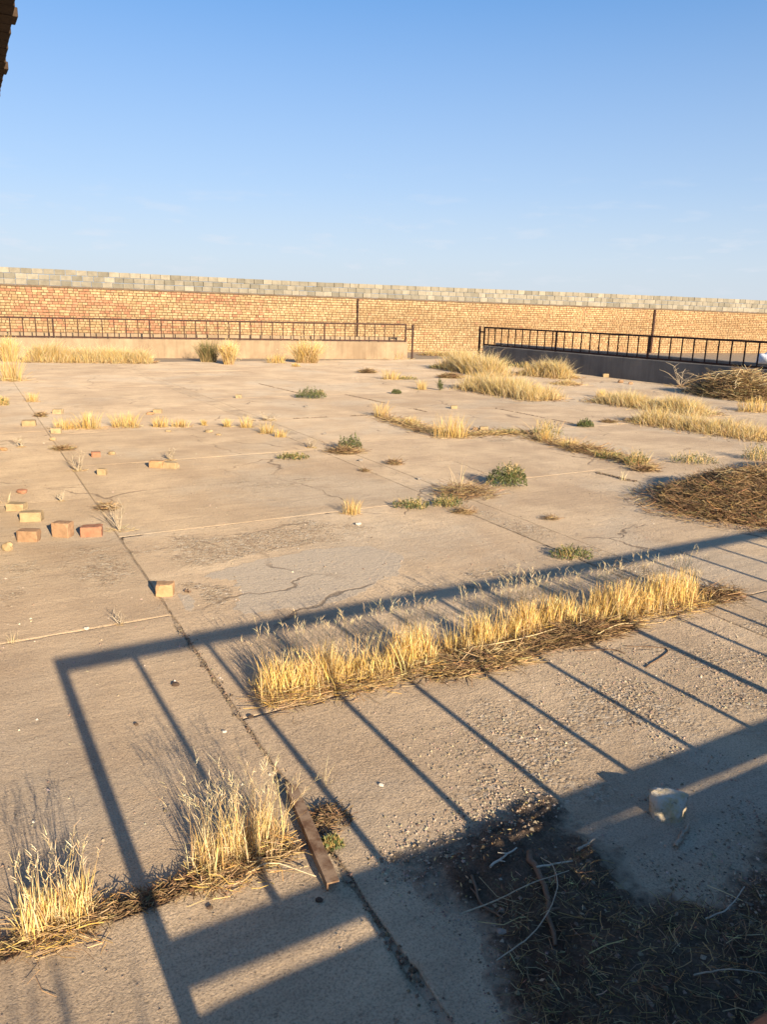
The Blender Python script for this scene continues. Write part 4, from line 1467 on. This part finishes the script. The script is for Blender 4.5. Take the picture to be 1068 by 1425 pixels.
mat_of_weeds('joint_litter', .42, 2.235, 1.15, .085, .02, 1700, 'dark plant litter in the joint between the two near clumps', BROWN, .05, .003)
mat_of_weeds('joint_litter', 1.14, 2.33, .16, .16, .03, 260, 'dark plant remains in the hollow right of the rusty bar', BROWN, .05, .003)

# ---- the big dead heap at the right edge and the brush heap by the parapet
def heap(name, cx, cy, rx, ry, h, rot, n, lab, pal, seed, blen, bw, stalks=40, flat=1.3):
    root = empty(name, (cx, cy, 0))
    root.rotation_euler = (0, 0, rot)
    nu, nv = 46, 12
    V, T = [(0, 0, h)], []
    def hz(x, y, r):
        q = max(0., 1 - r ** flat)
        return h * (q ** .75) * (.85 + .45 * noise.noise((x * 2.2 + seed, y * 2.2, 1)) + .38 * noise.noise((x * 6 + seed, y * 6, 2))) - .01
    for j in range(1, nv + 1):
        r = j / nv
        for i in range(nu):
            a = 2 * math.pi * i / nu
            k = 1 + .22 * noise.noise((math.cos(a) * 1.4 + seed, math.sin(a) * 1.4, 0)) + .07 * noise.noise((math.cos(a) * 5 + seed, math.sin(a) * 5, 3))
            x, y = math.cos(a) * r * rx * k, math.sin(a) * r * ry * k
            V.append((x, y, hz(x, y, r)))
    for i in range(nu):
        T.append((0, 1 + i, 1 + (i + 1) % nu))
    for j in range(nv - 1):
        for i in range(nu):
            a, b = 1 + j * nu + i, 1 + j * nu + (i + 1) % nu
            T += [(a, a + nu, b + nu), (a, b + nu, b)]
    link('core', mesh_np('core', V, T, smooth=True), M['heap'], root)
    acc = Acc()
    a = rng.uniform(0, 2 * math.pi, n)
    r = rng.uniform(0, 1, n) ** .5 * 1.02
    r = np.where(rng.uniform(0, 1, n) < .07, rng.uniform(1, 1.3, n), r)
    B = np.zeros((n, 3))
    for i in range(n):
        k = 1 + .22 * noise.noise((math.cos(a[i]) * 1.4 + seed, math.sin(a[i]) * 1.4, 0))
        x, y = math.cos(a[i]) * r[i] * rx * k, math.sin(a[i]) * r[i] * ry * k
        B[i] = (x, y, max(.005, hz(x, y, r[i])) + random.uniform(-.01, .035))
    litter(acc, B, blen * rng.uniform(.25, 1.2, n), np.full(n, bw) * rng.uniform(.5, 1.3, n), pick(pal, n, .08, .3), .3)
    th = link('thatch', acc.mesh('thatch'), M['plant'], root)
    tag(th, kind='stuff')
    acc = Acc()
    for i in range(stalks):
        aa = random.uniform(0, 2 * math.pi)
        rq = random.uniform(0, .9)
        x, y = math.cos(aa) * rq * rx, math.sin(aa) * rq * ry
        d = random.uniform(0, 2 * math.pi)
        L = blen * random.uniform(1.2, 2.8)
        z = max(.01, hz(x, y, rq)) + .02
        p = [Vector((x, y, z)), Vector((x + math.cos(d) * L * .5, y + math.sin(d) * L * .5, z + random.uniform(0, .35) * L * .5)), Vector((x + math.cos(d) * L, y + math.sin(d) * L, max(.01, z - .02)))]
        tube(acc, smooth_path(p, 4, .012), bw * 1.5, bw * .6, random.choice(PALE + STRAW), 4)
    st = link('stalks', acc.mesh('stalks'), M['plant'], root)
    tag(st, kind='stuff')
    tag(root, lab, 'brush heap', 'heaps of cleared dead weeds')
    return root
heap('dead_weed_heap', 7.48, 5.02, 1.15, .80, .33, R(8), 24000, 'big dark heap of dead weeds at the right edge', BROWN + STRAW[1:2], 3.3, .14, .0031, 60)
heap('dead_weed_heap', 9.3, 5.35, .9, .7, .34, R(-10), 10000, 'second mound of dead weeds behind the big heap, at the edge', BROWN + STRAW[:2], 8.1, .14, .0031, 30)
heap('brush_heap', 17.35, 12.45, .75, 1.35, .52, R(-6), 12000, 'heap of brown brushwood leaning on the shaded parapet', BROWN + STRAW[:3], 5.2, .34, .0055, 150, 1.8)

# ---------------------------------------------------------------- soil heap with straw in the shade
SOIL_POLY = SOIL_EDGE + [(3.2, 1.45), (4.7, 1.2), (4.9, .2), (.95, .2), (1.02, .9), (1.08, 1.2), (1.15, 1.33), (1.25, 1.46), (1.30, 1.63), (1.26, 1.8)]
SP = np.array(SOIL_POLY)
SQ = np.roll(SP, -1, 0)
def soil_dist(x, y):
    """signed distance to the outline, positive inside"""
    e = SQ - SP
    w = np.array((x, y)) - SP
    t_ = np.clip((w * e).sum(1) / (e * e).sum(1), 0, 1)
    d = np.sqrt(((w - e * t_[:, None]) ** 2).sum(1).min())
    return d if inside(SOIL_POLY, x, y) else -d
def soil_h(x, y):
    wob = .07 * noise.noise((x * 5, y * 5, 2)) + .05 * noise.noise((x * 14, y * 14, 2)) + .03 * noise.noise((x * 37, y * 37, 2))
    d = soil_dist(x, y) + wob
    f = max(-1., min(1., d / .26))
    global SOIL_D
    SOIL_D = d
    h = .055 * (f * abs(f) ** .35 if f > 0 else f * .25)
    h += (.022 * noise.noise((x * 4, y * 4, 6)) + .018 * noise.noise((x * 11, y * 11, 1)) + .010 * noise.noise((x * 30, y * 30, 1))) * max(0, min(1, d / .12))
    return h + .002
SOIL_LINE = [(1.0, 1.9), (1.27, 2.01), (1.56, 2.06), (1.93, 2.08), (1.99, 2.02), (2.0, 1.80), (2.02, 1.52), (2.12, 1.36), (2.36, 1.40), (2.62, 1.52), (3.2, 1.45), (4.6, 1.2)]
V, T, DEP = [], [], []
gx, gy = np.arange(.9, 4.7, .022), np.arange(.4, 2.25, .022)
for y in gy:
    for x in gx:
        V.append((x, y, soil_h(x, y)))
        DEP.append(max(0., min(1., .18 + SOIL_D / .22)))
w_ = len(gx)
for j in range(len(gy) - 1):
    for i in range(w_ - 1):
        a = j * w_ + i
        if max(V[a][2], V[a + 1][2], V[a + w_][2], V[a + w_ + 1][2]) < -.012: continue
        T += [(a, a + 1, a + w_ + 1), (a, a + w_ + 1, a + w_)]
so = link('soil_heap', mesh_np('soil_heap', V, T, smooth=True, attr=DEP), M['soil'])
tag(so, 'spread of dark soil in the shade at the lower right', 'soil', kind='structure')

def on_soil(n, x0=1.05, x1=4.2, y0=.5, y1=2.05, dz=.0):
    out = []
    while len(out) < n:
        x = x0 + (x1 - x0) * random.random() ** 1.4
        y = random.uniform(y0, y1)
        h = soil_h(x, y)
        if h > .012:
            out.append((x, y, h + random.uniform(-.004, .014) + dz))
    return np.array(out)
acc = Acc()
b = on_soil(8000, y1=1.68)
litter(acc, b, rng.uniform(.012, .075, len(b)), rng.uniform(.0010, .0024, len(b)), pick([(.30, .22, .11), (.22, .16, .08), (.16, .115, .06), (.38, .29, .15)], len(b), .08, .3), .35)
b = on_soil(110, y1=1.6)
litter(acc, b, rng.uniform(.08, .18, len(b)), rng.uniform(.0018, .0032, len(b)), pick(STRAW, len(b)), .15)
b = on_soil(2600, y1=2.05)
leaves(acc, b, rng.uniform(.004, .011, len(b)), pick(BROWN + STRAW[:2], len(b), .1, .3))
ls = link('straw_litter', acc.mesh('straw_litter'), M['plant'])
tag(ls, 'loose straw and leaf bits strewn over the dark soil', 'straw', kind='stuff')

# ---------------------------------------------------------------- twigs
def zg(x, y):
    return max(.0, soil_h(x, y)) if x > .95 and y < 2.15 else .0
def twig(pts, r, col, lab, lift=.012, arch=0.):
    acc = Acc()
    p0 = Vector((*pts[0], 0))
    q = []
    for i, (x, y) in enumerate(pts):
        f = i / (len(pts) - 1)
        q.append(Vector((x - p0.x, y - p0.y, zg(x, y) + lift + arch * math.sin(math.pi * f))))
    sp = smooth_path(q, 6, r * .35)
    tube(acc, sp, r, r * .55, col, 6)
    # a few knots and side shoots
    if r > .004:
        for k in (len(sp) // 3, 2 * len(sp) // 3):
            s = sp[k]
            tube(acc, [s, s + Vector((random.gauss(0, .02), random.gauss(0, .02), .012))], r * .6, r * .3, col, 5)
    o = link('twig', acc.mesh('twig', True), M['wood'])
    o.location = p0
    tag(o, lab, 'twig', 'twigs and stems lying about')
PT, DT = (.50, .44, .33), (.17, .11, .07)
twig(T1, .005, (.44, .39, .30), 'short pale stick at the upper left of the dark soil')
twig(T2, .012, DT, 'thick dark branch lying across the dark soil', .016)
twig(T3, .0028, (.38, .32, .22), 'long bent pale stem at the left of the dark soil', .02, .02)
twig(T4, .0024, (.36, .31, .22), 'thin pale stem curving round the thick dark branch', .03, .04)
twig(T5, .0032, (.42, .36, .27), 'kinked pale stem at the right side of the dark soil', .02, .015)
twig(T6, .006, (.36, .30, .22), 'curved grey stick above the dark soil')
twig(T7, .010, (.34, .27, .19), 'brown stick leaning by the limestone lump', .012)
twig(T8, .006, DT, 'dark forked twig at the left edge of the soil', .012)
twig(T9, .004, PT, 'pale straight stem crossing the thick dark branch', .03)
twig(T10, .0028, (.38, .31, .22), 'long thin stem near the bottom right corner', .03, .01)
twig(T11, .0028, (.62, .48, .26), 'bent straw before the corner grass clump', .006, .01)
twig(T12, .0028, (.62, .50, .30), 'long pale straw reaching across the rusty bar', .03, .02)
twig(T13, .0045, DT, 'dark curled twig between two bar shadows on the right', .006)
twig(T14, .0032, (.60, .47, .26), 'long straw lying before the middle of the grass row', .05, .02)
twig(T15, .011, DT, 'stubby dark twig touching the lone orange brick', .010)
twig(T17, .004, DT, 'thin dark twig bent like a hook on the rough concrete', .006)

# ---------------------------------------------------------------- crumbs and grit on the concrete
OV = np.array([(1, 0, 0), (-1, 0, 0), (0, 1, 0), (0, -1, 0), (0, 0, .8), (0, 0, -.4)], float)
OT = np.array([(0, 2, 4), (2, 1, 4), (1, 3, 4), (3, 0, 4), (2, 0, 5), (1, 2, 5), (3, 1, 5), (0, 3, 5)])
def scatter(n, fn, s0, s1, pal):
    P_ = []
    while len(P_) < n:
        q = fn()
        if q is not None: P_.append(q)
    P_ = np.array(P_)
    s = s0 + (s1 - s0) * rng.uniform(0, 1, n) ** 3
    rot = rng.uniform(0, 2 * math.pi, n)
    ca, sa = np.cos(rot), np.sin(rot)
    V = OV[None] * (s[:, None, None] * (1 + rng.uniform(-.45, .45, (n, 6, 3))))
    X = V[..., 0] * ca[:, None] - V[..., 1] * sa[:, None]
    Y = V[..., 0] * sa[:, None] + V[..., 1] * ca[:, None]
    V = np.stack([X, Y, V[..., 2]], -1) + P_[:, None]
    T = (OT[None] + (np.arange(n) * 6)[:, None, None]).reshape(-1, 3)
    return V.reshape(-1, 3), T, np.repeat(pick(pal, n, .05, .2), 6, 0)
def rough_spot():
    x, y = random.uniform(1.6, 4.6), random.gauss(2.45, .4)
    if not 1.75 < y < 3.2 or noise.noise((x * 2.2, y * 2.2, 5)) < -.05: return None
    return (x, y, .002)
def any_spot():
    y = 2.6 + 9 * random.random() ** 1.4
    x = y * random.uniform(-.05, 1.45)
    if noise.noise((x * 1.1, y * 1.1, 2)) < -.12: return None
    return (x, y, .0)
def near_spot():
    y = random.uniform(1.2, 3.4)
    return (random.uniform(-.1, 1.9), y, .0005)
def soil_spot():
    x, y = random.uniform(1.1, 3.4), random.uniform(.8, 2.05)
    h = soil_h(x, y)
    return (x, y, h) if h > .01 else None
def edge_spot():
    x = random.uniform(1.15, 2.7)
    y = float(np.interp(x, [p[0] for p in SOIL_LINE], [p[1] for p in SOIL_LINE])) + random.gauss(.0, .10)
    return (x, y, max(.002, soil_h(x, y)))
def left_spot():
    y = random.uniform(.8, 2.0)
    x = float(np.interp(y, [.4, 1.2, 1.33, 1.46, 1.63, 1.8, 2.0], [1.0, 1.08, 1.16, 1.27, 1.30, 1.26, 1.24])) + random.gauss(.0, .045)
    return (x, y, max(.001, soil_h(x, y)))
def joint_spot():
    y = random.uniform(1.3, 4.4)
    return (warp(1.12, y) + random.gauss(0, .018), y, -.012 + random.uniform(0, .012))
acc = Acc()
EARTHY = [(.33, .255, .17), (.28, .21, .14), (.37, .29, .2), (.22, .165, .11)]
acc.add(*scatter(5600, rough_spot, .0018, .0085, EARTHY))
acc.add(*scatter(1500, near_spot, .0012, .0045, EARTHY))
acc.add(*scatter(2600, soil_spot, .002, .013, [(.10, .07, .05), (.16, .12, .08), (.24, .19, .135)]))
acc.add(*scatter(3600, any_spot, .002, .010, EARTHY + [(.48, .40, .30)]))
acc.add(*scatter(3600, edge_spot, .0012, .008, [(.26, .20, .14), (.32, .25, .175), (.36, .29, .2), (.16, .12, .08)]))
acc.add(*scatter(1600, left_spot, .0010, .006, [(.26, .20, .14), (.32, .25, .18), (.18, .13, .09)]))
acc.add(*scatter(900, joint_spot, .003, .012, [(.12, .085, .055), (.2, .145, .095)]))
SEGS = [((9.92, 12.69), (9.86, 10.32)), ((8.11, 15.95), (8.23, 12.68)), ((7.15, 18.9), (7.21, 16.55)), ((7.02, 6.89), (7.11, 6.18)), ((8.13, 9.5), (8.02, 7.12)), ((6.65, 10.1), (8.88, 9.96)), ((4.65, 12.65), (6.9, 12.62)), ((7.1, 12.9), (7.05, 10.3))]
for (p, q) in SEGS:
    def seg_spot():
        t_ = random.random()
        x, y = p[0] + (q[0] - p[0]) * t_, p[1] + (q[1] - p[1]) * t_
        if noise.noise((x * 2.5, y * 2.5, 4)) < -.22: return None
        return (x + .02 * noise.noise((x * 6, y * 6, 1)) + random.gauss(0, .012), y + .02 * noise.noise((x * 6, y * 6, 8)) + random.gauss(0, .012), .001)
    acc.add(*scatter(420, seg_spot, .006, .018, [(.11, .08, .052), (.15, .11, .07), (.2, .15, .1)]))
gr = link('gravel', acc.mesh('gravel'), M['crumbs'])
tag(gr, 'small grit and crumbs scattered over the concrete', 'gravel', kind='stuff')

# unseen dry stalks added behind the viewpoint to cast soft stripes at lower left
acc = Acc()
for i in range(9):
    x = -.22 + .065 * i + random.gauss(0, .02)
    tp = Vector((x + random.gauss(0, .03), random.gauss(0, .12), random.uniform(.95, 1.2)))
    pth = smooth_path([Vector((x, random.gauss(0, .06), 0)), Vector((x + random.gauss(0, .015), 0, .6)), tp], 5, .002)
    tube(acc, pth, .011, .005, random.choice(STRAW), 5)
    bq = np.array([list(p) for p in pth[4:]])
    blades(acc, bq, rng.normal(0, .5, (len(bq), 2)), np.full(len(bq), .16), np.full(len(bq), .010), pick(STRAW, len(bq)), pick(PALE, len(bq)))
o = link('added_shadow_stalks', acc.mesh('added_shadow_stalks'), M['plant'])
o.location = (.06, -1.55, -.004)
tag(o, 'unseen dry stalks added behind the viewpoint to stripe the lower left corner with shadow', 'weed')
